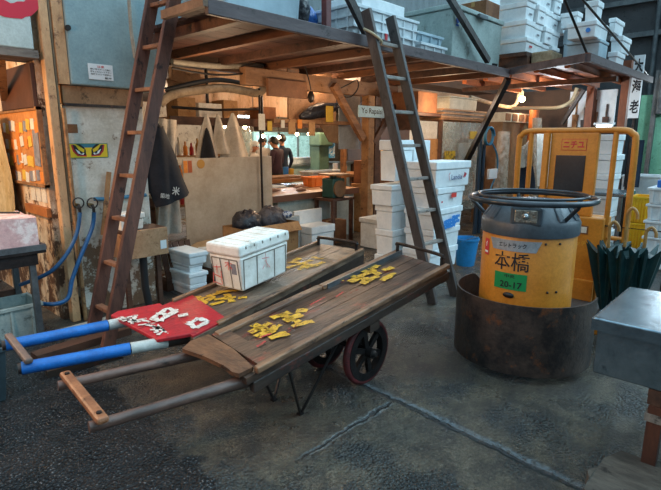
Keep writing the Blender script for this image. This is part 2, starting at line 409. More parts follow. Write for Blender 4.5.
# ------------------------------------------------------------------ floor
def floor_material():
    m = bpy.data.materials.new('wet_ground'); m.use_nodes = True
    nt = m.node_tree; N = nt.nodes; L = nt.links; b = N['Principled BSDF']
    geo = N.new('ShaderNodeNewGeometry')
    def noise(scale, detail=5, rough=.6, dist=0):
        n = N.new('ShaderNodeTexNoise'); n.inputs['Scale'].default_value = scale; n.inputs['Detail'].default_value = detail
        n.inputs['Roughness'].default_value = rough; n.inputs['Distortion'].default_value = dist
        L.new(geo.outputs['Position'], n.inputs['Vector']); return n.outputs['Fac']
    def math_(op, a, c=None, d=None):
        n = N.new('ShaderNodeMath'); n.operation = op
        for i, v in enumerate((a, c, d)):
            if v is None: continue
            if isinstance(v, (int, float)): n.inputs[i].default_value = v
            else: L.new(v, n.inputs[i])
        return n.outputs[0]
    def ramp(v, a, c, lo=0., hi=1.):
        n = N.new('ShaderNodeMapRange'); n.interpolation_type = 'SMOOTHSTEP'
        n.inputs['From Min'].default_value = a; n.inputs['From Max'].default_value = c; n.inputs['To Min'].default_value = lo; n.inputs['To Max'].default_value = hi
        L.new(v, n.inputs['Value']); return n.outputs[0]
    def mix(f, a, c):
        n = N.new('ShaderNodeMix'); n.data_type = 'RGBA'
        if isinstance(f, float): n.inputs['Factor'].default_value = f
        else: L.new(f, n.inputs['Factor'])
        for k, v in (('A', a), ('B', c)):
            if isinstance(v, str): n.inputs[k].default_value = lin(v)
            else: L.new(v, n.inputs[k])
        return n.outputs['Result']
    def side(p, q, wob, amp):
        """signed distance to the line p-q, wobbled; positive to the left of p->q seen from above"""
        d = (q-p); d.z = 0; d.normalize(); nx, ny = -d.y, d.x
        v = N.new('ShaderNodeVectorMath'); v.operation = 'DOT_PRODUCT'; L.new(geo.outputs['Position'], v.inputs[0]); v.inputs[1].default_value = (nx, ny, 0)
        s = math_('SUBTRACT', v.outputs['Value'], nx*p.x+ny*p.y)
        return math_('ADD', s, math_('MULTIPLY', math_('SUBTRACT', wob, .5), amp))
    nbig = noise(1.6, 5); nmid = noise(5, 6, .7); nfine = noise(38, 5, .75); nwob = noise(3.2, 4); nwob2 = noise(1.3, 3)
    grit = N.new('ShaderNodeTexVoronoi'); grit.inputs['Scale'].default_value = 62; L.new(geo.outputs['Position'], grit.inputs['Vector'])
    gv = grit.outputs['Distance']; gsep = N.new('ShaderNodeSeparateColor'); L.new(grit.outputs['Color'], gsep.inputs[0])
    grit.inputs['Randomness'].default_value = 1
    pebble = math_('MULTIPLY', ramp(gv, .42, .2), ramp(gsep.outputs[0], .5, .95))
    # slab edge on the asphalt side, the cast joint, and the crack that leaves it
    nw8 = noise(9, 4)
    def wob(a, b_): return math_('ADD', math_('MULTIPLY', math_('SUBTRACT', nwob, .5), a), math_('MULTIPLY', math_('SUBTRACT', nw8, .5), b_))
    edge = math_('ADD', side(Z(163, 428), Z(232, 492), nwob, 0.), wob(.35, .18))
    asphalt = math_('SUBTRACT', 1.0, ramp(edge, -.05, .02))
    joint = math_('ADD', side(Z(352, 380), Z(580, 490), nwob, 0.), wob(.05, .05))
    jd = math_('ABSOLUTE', joint)
    crack = math_('ABSOLUTE', math_('ADD', side(Z(283, 468), Z(382, 408), nwob, 0.), wob(.05, .07)))
    cmask = math_('MULTIPLY', math_('SUBTRACT', 1.0, ramp(joint, -.06, -.02)), ramp(joint, -.85, -.65))
    groove = math_('SUBTRACT', 1.0, ramp(jd, .006, .02))
    crk = math_('MULTIPLY', math_('SUBTRACT', 1.0, ramp(crack, .003, .014)), cmask)
    lips = math_('MULTIPLY', math_('SUBTRACT', 1.0, ramp(math_('ABSOLUTE', math_('SUBTRACT', joint, .022)), .012, .05)), ramp(nfine, .35, .6))
    clips = math_('MULTIPLY', math_('MULTIPLY', math_('SUBTRACT', 1.0, ramp(crack, .008, .035)), cmask), ramp(nfine, .38, .58))
    # worn aggregate patches on the slab, more of them beyond the wheel and to the front; their bluish tint paints in wet glints
    worn = ramp(math_('ADD', nwob2, math_('MULTIPLY', nmid, .25)), .6, .74)
    conc = mix(ramp(nmid, .35, .65), '6b604f', '39322a')
    conc = mix(ramp(nbig, .45, .7), conc, '2b2621')
    conc = mix(math_('MULTIPLY', ramp(nfine, .54, .68), .6), conc, '8d8878')
    conc = mix(math_('MULTIPLY', ramp(nfine, .46, .34), .75), conc, '16130f')
    conc = mix(math_('MULTIPLY', worn, .55), conc, '3d464b')
    gk = N.new('ShaderNodeVectorMath'); gk.operation = 'SCALE'; L.new(conc, gk.inputs[0]); L.new(ramp(noise(75, 4, .8), .36, .64, .5, 1.6), gk.inputs['Scale']); conc = gk.outputs[0]
    asp = mix(ramp(nmid, .35, .7), '25282d', '15171a')
    asp = mix(math_('MULTIPLY', pebble, .7), asp, 'a5a6a8')
    col = mix(asphalt, conc, asp)
    col = mix(math_('MULTIPLY', lips, .75), col, '8696a0')  # bluish light along the joint's edge, painted into the colour
    col = mix(math_('MULTIPLY', clips, .85), col, 'a9b0b2')
    col = mix(math_('MULTIPLY', math_('MAXIMUM', groove, crk), .8), col, '17191c')
    col = mix(math_('MULTIPLY', math_('MULTIPLY', pebble, worn), .5), col, '93a0a8')
    wet = N.new('ShaderNodeVectorMath'); wet.operation = 'SCALE'; L.new(col, wet.inputs[0]); wet.inputs['Scale'].default_value = .72; col = wet.outputs[0]
    L.new(col, b.inputs['Base Color'])
    r = ramp(nbig, .38, .62, .17, .44)
    r = math_('ADD', r, math_('MULTIPLY', nfine, .12))
    r = math_('SUBTRACT', r, math_('MULTIPLY', asphalt, .08))
    L.new(r, b.inputs['Roughness'])
    b.inputs['Specular IOR Level'].default_value = .6
    # relief: aggregate, undulation, groove
    h = math_('MULTIPLY', nfine, .9)
    h = math_('ADD', h, math_('MULTIPLY', nmid, .9))
    peb = math_('MULTIPLY', math_('SUBTRACT', .6, gv), math_('ADD', math_('MULTIPLY', math_('MAXIMUM', asphalt, worn), 1.5), .05))
    h = math_('ADD', h, peb)
    h = math_('SUBTRACT', h, math_('MULTIPLY', math_('MAXIMUM', groove, crk), 1.5))
    bp = N.new('ShaderNodeBump'); bp.inputs['Strength'].default_value = 1.0; bp.inputs['Distance'].default_value = .022
    L.new(h, bp.inputs['Height']); L.new(bp.outputs[0], b.inputs['Normal'])
    return m
struct('floor', MB().box(-4, 20, -5, 13.2, -.12, 0), floor_material(), 'wet concrete and asphalt market floor')

# ------------------------------------------------------------------ shell
wall_up  = M('corrugated_grey', '76858a', '65747a', '505c60', scale=2, stretch=(4, 1, .25), rough=.6, bump=.2)
wall_dk  = M('shed_dark_grey', '4a4d51', '3d4044', '2f3135', scale=1.5, rough=.7, bump=.1)
wall_in  = M('stall_wall_warm', 'b59b7c', '94795b', '6d553c', scale=1.6, rough=.7, bump=.1)
wall_gn  = M('green_wall_paint', '6fae92', '5a967c', '44705e', scale=1.5, rough=.6, bump=.08)
ceil_m   = M('stall_ceiling_board', '4f3524', '39261a', '281a12', scale=3, stretch=(.2, 1.5, 1), rough=.8, bump=.2)
# closed side of the stall: partition that carries the cabinet and pinboard
struct('wall_left', MB().box(1.50, 1.62, 4.72, 7.6, 0, 4.6), rustwall, 'rust-stained panel wall at the side of the stall')
struct('wall_back', MB().box(-3, 20, 13.0, 13.2, 0, 5.6), wall_in, 'far wall deep inside the market hall')
struct('wall_rear', MB().box(1.62, 15.0, 5.75, 5.9, 2.75, 6.5), wall_up, 'grey corrugated wall above the stall')
struct('wall_right', MB().box(15.0, 15.2, -5, 13, 0, 7), wall_dk, 'dark grey shed wall at the end of the aisle')
struct('ceiling', MB().box(1.62, 15.0, 5.2, 13.0, 2.6, 2.75), ceil_m, 'board ceiling inside the stall')
struct('wall_side', MB().box(-3.2, -3, 4.5, 13, 0, 5.6), wall_in, 'wall of the side passage')
struct('trim_1', MB().box(12.2, 12.32, -3, 2.62, 0, 2.5), wall_gn, 'green painted wall panel beyond the crates')
struct('wall_inner', MB().box(10.9, 11.0, 3.4, 9.5, 0, 2.6), M('dark_partition', '4a3428', '35251d', scale=2, rough=.7, bump=.1), 'dark timber partition at the end of the stall')

# ------------------------------------------------------------------ storage platforms overhead
P = T('storage_platform', 'long dark timber storage platform over the stall front carrying bins and tanks', 'platform', (4.6, 4.1, 2.46))
E0, E1, YF, YB = 2.14, 7.03, 3.15, 5.15
nb = 8
for i in range(nb):
    a = YF+.05+(YB-YF-.05)*i/nb; c = YF+.05+(YB-YF-.05)*(i+1)/nb
    P.part('deck_board', MB().box(E0 if c < 3.7 else (2.32 if c < 4.5 else 2.57), E1, a+.004, c-.004, 2.535, 2.56), deck_wood)
edge_m = M('platform_edge_grey', '5e4f50', '453739', '33292a', scale=6, stretch=(.2, 1, 1), rough=.6, bump=.25)
P.part('edge_beam', MB().box(E0, E1, YF, YF+.045, 2.455, 2.56), edge_m, label='grey front edge beam', bevel=.006)
P.part('end_board', MB().box(2.10, 2.14, YF, 3.72, 2.50, 2.56), M('end_board_brown', '7d5f48', '5b4433', scale=5, rough=.65, bump=.2))
for i, x in enumerate((2.42, 3.0, 3.6, 4.25, 4.9, 5.55, 6.2, 6.85)):
    P.part('joist', MB().box(x, x+.07, YF+.05, YB if i else 4.5, 2.455, 2.535), M('joist_brown', '7a4c2c', '55331e', '341f13', scale=6, stretch=(1.5, .2, 1), rough=.7, bump=.3) if i % 2 else timber_dk)
for i, y in enumerate((3.75, 4.45)):
    if 0: P.part('bearer', MB().box(2.4 if not i else 2.57, E1, y, y+.09, 2.36, 2.455), timber_dk if i else timber_x)
tb = single('header_beam', 'pale brown timber beam across the stall front under the platform', 'beam', MB().box(3.86, 9.4, 4.98, 5.1, 2.25, 2.455), M('header_timber', 'a57c5b', '8a6445', '65442c', scale=5, stretch=(.2, 1, 1), rough=.65, bump=.2), bevel=.008)
pp = T('timber_post', 'square pale timber post with two diagonal braces holding the beam', 'post', (6.2, 4.9, 0))
pp.part('upright', MB().box(6.02, 6.16, 4.83, 4.97, 0, 2.25), timber, bevel=.006)
pp.part('backing_stud', MB().box(6.22, 6.36, 4.86, 4.97, 0, 2.25), timber_dk)
pp.part('brace', MB().bar(Y(333, 85, 4.86), Y(363, 139, 4.86), .1, .07, (0, 1, 0)), timber_x)
pp.part('brace', MB().bar(Y(394, 106, 4.86), Y(373, 143, 4.86), .09, .07, (0, 1, 0)), timber_dk)

Q = T('side_platform', 'wedge-shaped plank platform hung on wires beyond the main platform', 'platform', (8.2, 3.2, 2.5))
A, B_, C_, D_ = (6.50, 1.98), (9.6, 1.95), (9.9, 4.4), (7.2, 3.45)
Q.part('deck', MB().prism([A, B_, C_, (7.4, 4.4), D_], 2.56, 2.59), M('side_platform_board', '8a4a2a', '6b351d', '4a2414', scale=5, stretch=(.25, 1.5, 1), rough=.65, bump=.3))
Q.part('edge_beam', MB().bar((6.5, 1.98, 2.535), (9.6, 1.95, 2.535), .05, .09), edge_m)
Q.part('edge_beam', MB().bar((6.5, 2.0, 2.535), (7.2, 3.45, 2.535), .05, .09), edge_m)
jm = M('joist_red_timber', 'b4622f', '8f4820', '6a3216', scale=5, stretch=(.25, 1.5, 1), rough=.65, bump=.2)
for k in range(5):
    y = 2.25+.45*k; x0 = 6.62+(y-2.0)*.42
    Q.part('joist', MB().box(x0, 9.6, y, y+.07, 2.47, 2.555), jm)
Q.part('cross_beam', MB().box(8.0, 8.1, 2.05, 4.4, 2.4, 2.468), timber_dk)
for n, a, b2 in (('nearest corner of the wedge platform', (588, 60), (565, 0)), ('tip of the wedge platform', (649, 84), (583, 0))):
    s0 = Vector((6.55, 2.02, 2.59)) if a[0] == 588 else Vector((9.55, 1.98, 2.59))
    s1 = Y(b2[0], b2[1], s0.y+.08)
    s1 = s0+(s1-s0)*1.6
    single('hanger_wire', 'dark steel hanger wire rising from the '+n, 'wire', MB().tube([s0, s1], .014), iron, 'hanger wires of the side platform')
def hang(px0, py0, px1, py1, y0, y1, r, lab):
    a = Y(px0, py0, y0); b = Y(px1, py1, y1); b = a+(b-a)*1.35
    return single('angle_brace', lab, 'brace', MB().bar(a, b, r, r*1.2), ladder_gy)
hang(369, 39, 350, 0, 3.2, 3.25, .055, 'grey steel angle brace slanting up from the platform edge beside the tall ladder top')
hang(488, 61, 451, 0, 3.2, 3.25, .06, 'dark steel angle brace slanting up in front of the big grey tank')
single('roof_strut', 'thin red-brown strut standing between the lidded bin and the blue bag', 'post', MB().bar(Vector((3.4, 3.22, 2.56)), Vector((3.4, 3.22, 4.2)), .06, .06), M('strut_red', '6d3a38', '55292a', scale=6, rough=.6, bump=.1))
single('roof_pole', 'thin dark pole rising behind the straw bale', 'post', MB().cyl(Y(548, 52, 3.3)+Vector((0, 0, -.02)), Y(551, -30, 3.3), .035), iron)
st = single('knee_strut', 'dark steel strut slanting from the platform end down to the stacked boxes', 'brace', MB().bar(Y(508, 79, 3.2), Y(462, 170, 4.2), .075, .075), iron)
# ------------------------------------------------------------------ ladders
def ladder(label, a0, a1, b0, b1, w, d, rungs, mat, rmat, upv, flat=False):
    a0, a1, b0, b1 = map(Vector, (a0, a1, b0, b1))
    t = T('wooden_ladder', label, 'ladder', (a0+b0)/2)
    t.part('rail', MB().bar(a0, a1, w, d, upv), mat, bevel=.006)
    t.part('rail', MB().bar(b0, b1, w, d, upv), mat, bevel=.006)
    for r in rungs:
        t.part('rung', MB().bar(a0+(a1-a0)*r, b0+(b1-b0)*r, .055, .03 if not flat else .045), rmat, bevel=.004)
    return t
# leaning on the left end of the platform, rungs seen nearly edge-on
ladder('dark brown wooden ladder leaning against the platform end beside the grey cabinet',
       (1.50, 4.10, 0), (2.36, 4.12, 3.1), (1.50, 3.80, 0), (2.40, 3.82, 3.1), .05, .1, [.085, .2, .315, .425, .535, .645, .755, .865], ladder_wd, M('rung_brown', '8a6048', '5f3f2e', '3a2820', scale=6, rough=.6, bump=.2), (1, 0, 0))
ladder('grey-brown wooden ladder with whitened rungs leaning on the front platform edge',
       (4.18, 2.50, 0), (3.80, 3.10, 2.76), (4.56, 2.47, 0), (4.17, 3.10, 2.76), .045, .1, [.1, .215, .33, .445, .56, .675, .79, .9], ladder_gy, M('rung_whitened', '9a938c', '7b7069', '5d524c', scale=8, rough=.6, bump=.2), (0, -1, .2))
lash = single('lashing_rope', 'pale rope lashing the grey-brown ladder to the platform edge', 'rope', MB().tube([(3.80, 3.12, 2.60), (3.79, 3.02, 2.55), (3.86, 2.98, 2.50), (3.93, 3.02, 2.48), (3.95, 3.13, 2.5)], .012, smooth=4), cream_wire)

# ------------------------------------------------------------------ handcarts
def cart_z(x): return .5+.082*(x-1.32)
class Cart:
    """A frame along the cart: s runs from head to tail, t across from the near edge, h above the deck."""
    def __init__(c, n0, n1, f0, f1, z0, z1):
        c.n0, c.n1, c.f0, c.f1, c.z0, c.z1 = map(lambda v: Vector(v) if isinstance(v, tuple) else v, (n0, n1, f0, f1, z0, z1))
    def p(c, s, t, h=0.0):
        a = c.n0.lerp(c.n1, s) if 0 <= s <= 1 else c.n0+(c.n1-c.n0)*s
        b = c.f0.lerp(c.f1, s) if 0 <= s <= 1 else c.f0+(c.f1-c.f0)*s
        q = a+(b-a)*t
        return Vector((q.x, q.y, c.z0+(c.z1-c.z0)*s+h))
    def plank(c, mb, s0, s1, t0, t1, h0, h1):
        return mb.hexa([c.p(s0, t0, h0), c.p(s1, t0, h0), c.p(s1, t1, h0), c.p(s0, t1, h0), c.p(s0, t0, h1), c.p(s1, t0, h1), c.p(s1, t1, h1), c.p(s0, t1, h1)])
def wheel_parts(t, c, r, w, yside):
    """Spoked cart wheel with a rubber tyre; axis along Y."""
    W = t.part('wheel', MB().tube([(c[0]+(r-.012)*cos(a*pi/20), c[1], c[2]+(r-.012)*sin(a*pi/20)) for a in range(40)], .024, n=8, close=True), wheel_red, smooth=60)
    rim = MB()
    pr = [(r-.07, -w/2), (r-.02, -w/2), (r-.02, w/2), (r-.07, w/2), (r-.07, -w/2)]
    rim.lathe(pr, n=40, cap=False); rim.rot(pi/2, 'X'); rim.move(c)
    t.part('rim', rim, iron, W, smooth=40)
    t.part('hub', MB().cyl((c[0], c[1]-.06, c[2]), (c[0], c[1]+.06, c[2]), .035, n=16), iron, W, smooth=40)
    t.part('hub_cap', MB().cyl((c[0], c[1]-.085*yside, c[2]), (c[0], c[1]-.06*yside, c[2]), .016, .026, n=12), iron, W)
    for k in range(6):
        a = pi/6+k*pi/3+.2
        t.part('spoke', MB().bar((c[0]+.03*cos(a), c[1], c[2]+.03*sin(a)), (c[0]+(r-.06)*cos(a), c[1], c[2]+(r-.06)*sin(a)), .026, .036), iron, W)
near = Cart((1.32, 1.77, 0), (3.27, 1.84, 0), (1.385, 2.30, 0), (3.44, 2.44, 0), .5, .66)
N_ = T('handcart', 'near worn wooden handcart with brown bare shafts and yellow paint marks on its deck', 'cart', (2.35, 2.1, 0), 'two wooden handcarts')
tt = [0, .2, .41, .6, .8, 1]
for i in range(5):
    N_.part('deck_board', near.plank(MB(), .0 if i < 3 else .02, .995, tt[i]+.002, tt[i+1]-.002, -.035, 0).rough(.0015, i), cart_deck)
# head boards laid across, one broken short
hb = MB()
h0 = [near.p(-.012, .06, .004), near.p(.03, .05, .004), near.p(.045, .5, .004), near.p(.04, 1.0, .004), near.p(-.015, 1.03, .004), near.p(-.05, .95, .004), near.p(-.03, .62, .004), near.p(-.018, .3, .004), near.p(-.02, .14, .004)]
hb.slab(h0, (0, 0, .022))
N_.part('head_board', hb, M('head_board_wood', '7a5237', '4d3222', '2c1d15', scale=7, stretch=(1, .4, 1), rough=.5, bump=.4), label='broken brown board across the head')
N_.part('head_board', near.plank(MB(), .05, .10, .06, 1.0, .004, .018), cart_deck)
N_.part('side_rail', near.plank(MB(), .03, 1.0, -.03, .045, .0, .032), cart_rim, bevel=.006)
N_.part('side_rail', near.plank(MB(), .06, .50, .90, 1.01, .0, .026), cart_rim, bevel=.006)
N_.part('side_rail', near.plank(MB(), .50, 1.0, .88, .99, .0, .03), cart_rim, bevel=.006)
N_.part('edge_strip', near.plank(MB(), .52, 1.0, .865, .885, .0, .036), steel_dk, label='grey metal strip along the inner edge')
N_.part('side_beam', near.plank(MB(), .02, 1.0, -.005, .08, -.095, -.036), cart_beam, bevel=.006)
N_.part('side_beam', near.plank(MB(), .02, 1.0, .9, 1.0, -.095, -.036), cart_beam, bevel=.006)
N_.part('end_beam', near.plank(MB(), .96, 1.01, 0, 1, -.1, -.036), cart_beam)
N_.part('cross_beam', near.plank(MB(), .5, .55, 0, 1, -.15, -.096), cart_beam)
def shaft(t, c, tr, s_end, r, mat, zend, dt=0.0):
    a = c.p(s_end, tr+dt); a.z = zend; b = c.p(.06, tr, -.06); m_ = c.p(.18, tr, -.07)
    return t.part('shaft', MB().tube([a, a.lerp(b, .5), b, m_], [r, r*1.05, r*1.25, r*1.3], n=10), mat, smooth=60)
sa = Z(89, 427.5, .47); sb = Z(58, 386, .47)
e1 = near.p(.05, .1, -.06); e2 = near.p(.05, .9, -.06)
for a, b in ((sa, e1), (sb, e2)):
    d = (b-a)
    N_.part('shaft', MB().tube([a, a+d*.5, b, b+d*.12], [.024, .026, .034, .036], n=10), shaft_wd, smooth=60)
ca = sa.lerp(e1, .055)+Vector((0, 0, .035)); cb = sb.lerp(e2, .055)+Vector((0, 0, .035))
dd = (cb-ca).normalized()
N_.part('crossbar', MB().bar(ca-dd*.05, cb+dd*.05, .05, .03), bar_wd, label='orange-brown crossbar joining the shaft ends', bevel=.012)
for q in (ca, cb): N_.part('bolt', MB().cyl(q, q+Vector((0, 0, .022)), .011, n=8), iron)
wz = .215
wc = Z(366, 381, 0); wy = wc.y; wc = Vector((wc.x, wy, wz))
wheel_parts(N_, (wc.x, wy, wz), wz, .05, 1)
wheel_parts(N_, (wc.x, 2.33, wz), wz, .05, -1)
N_.part('axle', MB().cyl((wc.x, wy+.05, wz), (wc.x, 2.28, wz), .02, n=10), iron)
for y in (2.04, 2.22):
    N_.part('axle_bracket', MB().hexa([(wc.x-.05, y-.012, wz), (wc.x+.05, y-.012, wz), (wc.x+.05, y+.012, wz), (wc.x-.05, y+.012, wz),
            (wc.x-.14, y-.012, .46), (wc.x+.14, y-.012, .46), (wc.x+.14, y+.012, .46), (wc.x-.14, y+.012, .46)]), iron)
for tr, fy in ((.08, 1.98), (.92, 2.22)):
    f = Vector((1.86, fy, 0))
    for s in (.16, .36):
        N_.part('leg', MB().tube([near.p(s, tr, -.12), f], .009, n=6), iron)
    N_.part('foot', MB().box(f.x-.018, f.x+.018, f.y-.015, f.y+.015, 0, .01), iron)
def hoop(t, c, s, t0, t1, h, r):
    a = c.p(s, t0); b = c.p(s, t1); u = Vector((0, 0, h))
    g = (c.n1-c.n0).normalized()*.03
    t.part('tail_hoop', MB().tube([a, a+u*.75, a+u+(b-a)*.05, b+u-(b-a)*.05, b+u*.75, b], .014, n=8, smooth=4), iron, smooth=60, label='dark tubular hoop at the tail')
hoop(N_, near, .975, .06, .9, .1, .014)
# painted marks, worn through
ex = (near.n1-near.n0).normalized(); ey = (near.f0-near.n0).normalized(); ez = Vector((ex.x, ex.y, .082)).normalized()
def mark(t, c, px, py, segs, w, seed, mat, name='paint_mark', z=None):
    o = Z(px, py, z if z is not None else .55)
    # rest on the sloping deck
    for _ in range(6):
        s = (o.x-c.n0.x)/(c.n1.x-c.n0.x); o = Z(px, py, c.z0+(c.z1-c.z0)*s+.003)
    t.part(name, strokes(MB(), segs, o, ez, Vector((0, 1, 0)), w, seed), mat)
k1 = [(-.18, .10, -.02, .10), (-.10, .17, -.10, -.02), (-.19, .02, .0, .03), (.03, .14, .16, .12), (.05, .05, .18, .03), (.10, .15, .09, -.04), (-.16, -.06, -.05, -.08), (.02, -.05, .15, -.09), (.2, .1, .24, .04)]
k2 = [(-.2, .07, .12, .08), (-.1, .15, -.08, -.05), (-.18, -.02, .02, -.02), (.04, .16, .06, -.02), (.1, .12, .22, .13), (.14, .02, .24, .0), (-.05, -.1, .14, -.09), (-.22, .15, -.16, .16)]
mark(N_, near, 284, 326, k1, .062, 3, yel_paint)
mark(N_, near, 374, 276, k2, .066, 5, yel_paint)
mark(N_, near, 262, 345, [(-.05, .0, .04, .02), (.06, .08, .12, .06)], .02, 8, red_paint)
mark(N_, near, 330, 300, [(-.14, .05, .02, .06), (.06, .0, .16, .02)], .014, 9, red_paint)
for sg_ in ((-.3, .16, -.1, .18), (-.05, -.1, .12, -.08), (.15, .1, .3, .13)): mark(N_, near, 338, 292, [sg_], .03, 19, M('red_stain', '7d2a26', '5d2420', scale=14, rough=.5, bump=.2, worn=(38, .5)), 'red_stain')
mark(N_, near, 270, 335, [(-.2, .1, .0, .12), (.05, -.06, .2, -.02)], .035, 29, M('red_stain', '7d2a26'))

far = Cart((1.44, 2.42, 0), (3.41, 2.77, 0), (1.60, 3.08, 0), (3.35, 3.30, 0), .48, .63)
F_ = T('handcart', 'farther wooden handcart with blue-wrapped shafts and a red painted head under the foam chest', 'cart', (2.35, 2.8, 0), 'two wooden handcarts')
for i in range(5):
    F_.part('deck_board', far.plank(MB(), 0, 1, tt[i]+.002, tt[i+1]-.002, -.035, 0).rough(.0015, i+9), cart_deck2)
F_.part('side_rail', far.plank(MB(), .1, 1.0, -.01, .06, .0, .02), cart_rim, bevel=.006)
F_.part('side_rail', far.plank(MB(), .05, 1.0, .93, 1.0, .0, .03), cart_rim, bevel=.006)
F_.part('side_beam', far.plank(MB(), .02, 1.0, 0, .09, -.13, -.036), cart_beam)
F_.part('side_beam', far.plank(MB(), .02, 1.0, .91, 1.0, -.13, -.036), cart_beam)
F_.part('end_beam', far.plank(MB(), .96, 1.01, .1, .9, -.1, -.036), cart_beam)
F_.part('red_panel', far.plank(MB(), .0, .14, .02, .98, .001, .012), red_paint, label='red painted panel with white figures')
# sloping tongue board in front, corner cut away
tg = [far.p(.005, .03, .004), far.p(-.115, .16, -.03), far.p(-.155, .9, -.04), far.p(-.09, 1.0, -.03), far.p(.0, .98, .0)]
tg = [Z(197, 336, .478), Z(157, 343, .45), Z(111, 318, .45), Z(118, 314, .455), Z(160, 306, .478)]
F_.part('tongue_board', MB().slab(tg, (0, 0, .022)), red_paint, label='red tongue board with worn white lettering', bevel=.004)
def on_far(px, py, h):
    o = Z(px, py, .5)
    for _ in range(6):
        s = (o.x-far.n0.x)/(far.n1.x-far.n0.x); o = Z(px, py, far.z0+(far.z1-far.z0)*s+h)
    return o
def px_strokes(t, name, pairs, h, w, mat, seed, parent=None, f=on_far):
    mb = MB()
    for i, (a, b, c, d) in enumerate(pairs):
        p = f(a, b, h); q = f(c, d, h); L = (q-p).length; e = (q-p).normalized(); n = Vector((-e.y, e.x, 0)).normalized()
        strokes(mb, [(0, 0, L, 0)], p, e, n, w, seed+i, (0, 0, .001))
    return t.part(name, mb, mat, parent)
# white 8 - box figure
px_strokes(F_, 'figure', [(160, 313, 168, 308), (168, 308, 176, 311), (176, 311, 168, 316), (168, 316, 160, 313), (165, 317, 172, 313), (152, 318, 160, 313), (168, 316, 160, 321), (160, 321, 152, 318)], .0145, .05, wht_paint, 3)
px_strokes(F_, 'dash', [(178, 316, 188, 314)], .0145, .05, wht_paint, 5)
px_strokes(F_, 'figure', [(188, 323, 199, 318), (199, 318, 207, 322), (207, 322, 196, 328), (196, 328, 188, 323)], .0145, .05, wht_paint, 9)
px_strokes(F_, 'paint_mark', [(196, 300, 222, 292), (202, 304, 214, 296), (214, 300, 236, 297), (210, 305, 224, 301), (226, 294, 232, 302), (198, 296, 204, 303), (238, 298, 247, 297), (216, 292, 240, 290)], .003, .055, yel_paint, 13)
px_strokes(F_, 'paint_mark', [(287, 268, 312, 260), (296, 262, 318, 266), (305, 268, 324, 262), (290, 263, 300, 258), (312, 257, 322, 259), (299, 270, 306, 264)], .003, .055, yel_paint, 23)
def on_tongue(px, py, h): return Z(px, py, .482+h)
px_strokes(F_, 'figure', [(120, 317, 140, 322), (128, 322, 147, 318), (136, 315, 132, 324), (146, 324, 168, 330), (150, 330, 176, 326), (126, 318, 134, 316), (138, 325, 156, 323), (152, 326, 170, 333), (172, 335, 184, 331), (141, 320, 150, 322), (118, 318, 126, 321), (158, 335, 165, 330), (160, 322, 156, 333), (168, 333, 182, 329), (122, 320, 130, 319)], .0, .03, wht_paint, 33, f=on_tongue)
# shafts: blue wrap, bare pale collar nearer the deck, red marks
b0 = Z(18, 369, .45); b1 = far.p(.1, .1, -.07); c0 = Z(2, 346, .45); c1 = far.p(.1, .9, -.07)
for k, (a, b) in enumerate(((b0, b1), (c0, c1))):
    d = b-a
    S = F_.part('shaft', MB().tube([a, b, b+d*.25], [.028, .034, .036], n=10), cart_beam, smooth=60)
    F_.part('blue_wrap', MB().tube([a+d*.015, a+d*.3, a+d*.52], [.034, .0345, .036], n=12), blue_tape, S, smooth=60, label='bright blue wrapping')
    F_.part('pale_collar', MB().tube([a+d*.525, a+d*.72], [.0345, .035], n=12), M('pale_tape', 'b9bcb8', '9fa29d', scale=8, rough=.5, bump=.1), S, smooth=60, label='pale taped collar')
F_.part('crossbar', MB().bar(b0.lerp(b1, .05)+Vector((-.01, -.04, .045)), c0.lerp(c1, .05)+Vector((-.01, .04, .045)), .04, .03), M('bar_grey_wood', '6c5a52', '4d3f3a', scale=7, rough=.5, bump=.2), bevel=.01)
wheel_parts(F_, (2.5, 2.72, .22), .22, .05, 1); wheel_parts(F_, (2.5, 3.07, .22), .22, .05, -1)
F_.part('axle', MB().cyl((2.5, 2.77, .22), (2.5, 3.02, .22), .02, n=10), iron)
for y in (2.81, 2.98):
    F_.part('axle_bracket', MB().hexa([(2.45, y-.012, .22), (2.55, y-.012, .22), (2.55, y+.012, .22), (2.45, y+.012, .22), (2.36, y-.012, .46), (2.64, y-.012, .46), (2.64, y+.012, .46), (2.36, y+.012, .46)]), iron)
for tr in (.08, .92):
    f = far.p(.27, tr, 0); f = Vector((f.x, f.y, 0))
    for s in (.16, .36): F_.part('leg', MB().tube([far.p(s, tr, -.12), f], .009, n=6), iron)
    F_.part('foot', MB().box(f.x-.03, f.x+.03, f.y-.02, f.y+.02, 0, .012), iron)
hoop(F_, far, .975, .1, .9, .075, .014)

# ------------------------------------------------------------------ foam chest on the farther cart
FB = on_far(243, 293, .03)
fx = (on_far(288, 272, .03)-FB); fx.z = 0; fy = (on_far(217, 283, .03)-FB); fy.z = 0
ang = atan2(fx.y, fx.x)
L_, W_, H_ = .52, .31, .25
fc = T('foam_chest', 'large scuffed white foam chest with red brush marks sitting on the farther handcart', 'box', FB)
fc.o.rotation_euler = (0, -.075, ang-.02)
def fpart(name, mb, mat, parent=None, **k): return mb.build(name, mat, parent or fc.o, **k)
fb = fpart('body', MB().box(.0, L_, 0, W_, 0, H_, .018), foam_dirty, bevel=.014)
ld = fpart('lid', MB().box(-.012, L_+.012, -.012, W_+.012, H_+.006, H_+.085), foam_dirty, bevel=.016)
lt = MB()
for i in range(5): lt.box(.03+.1*i, .1+.1*i, .03, W_-.03, H_+.084, H_+.09)
fpart('lid_ribs', lt, foam_dirty, ld, bevel=.003)
sm = MB()
for i in range(6):
    sm.box(.05+.085*i, .062+.085*i, -.0135, -.0115, H_+.055, H_+.075)
fpart('lid_notches', sm, foam_dark, ld)
rb = MB(); tp_ = .018
for x in (.035, .17, .36, .49):
    rb.bar((x, tp_-.0015, .012), (x, -.0005, H_-.025), .007, .004, (0, 1, 0))
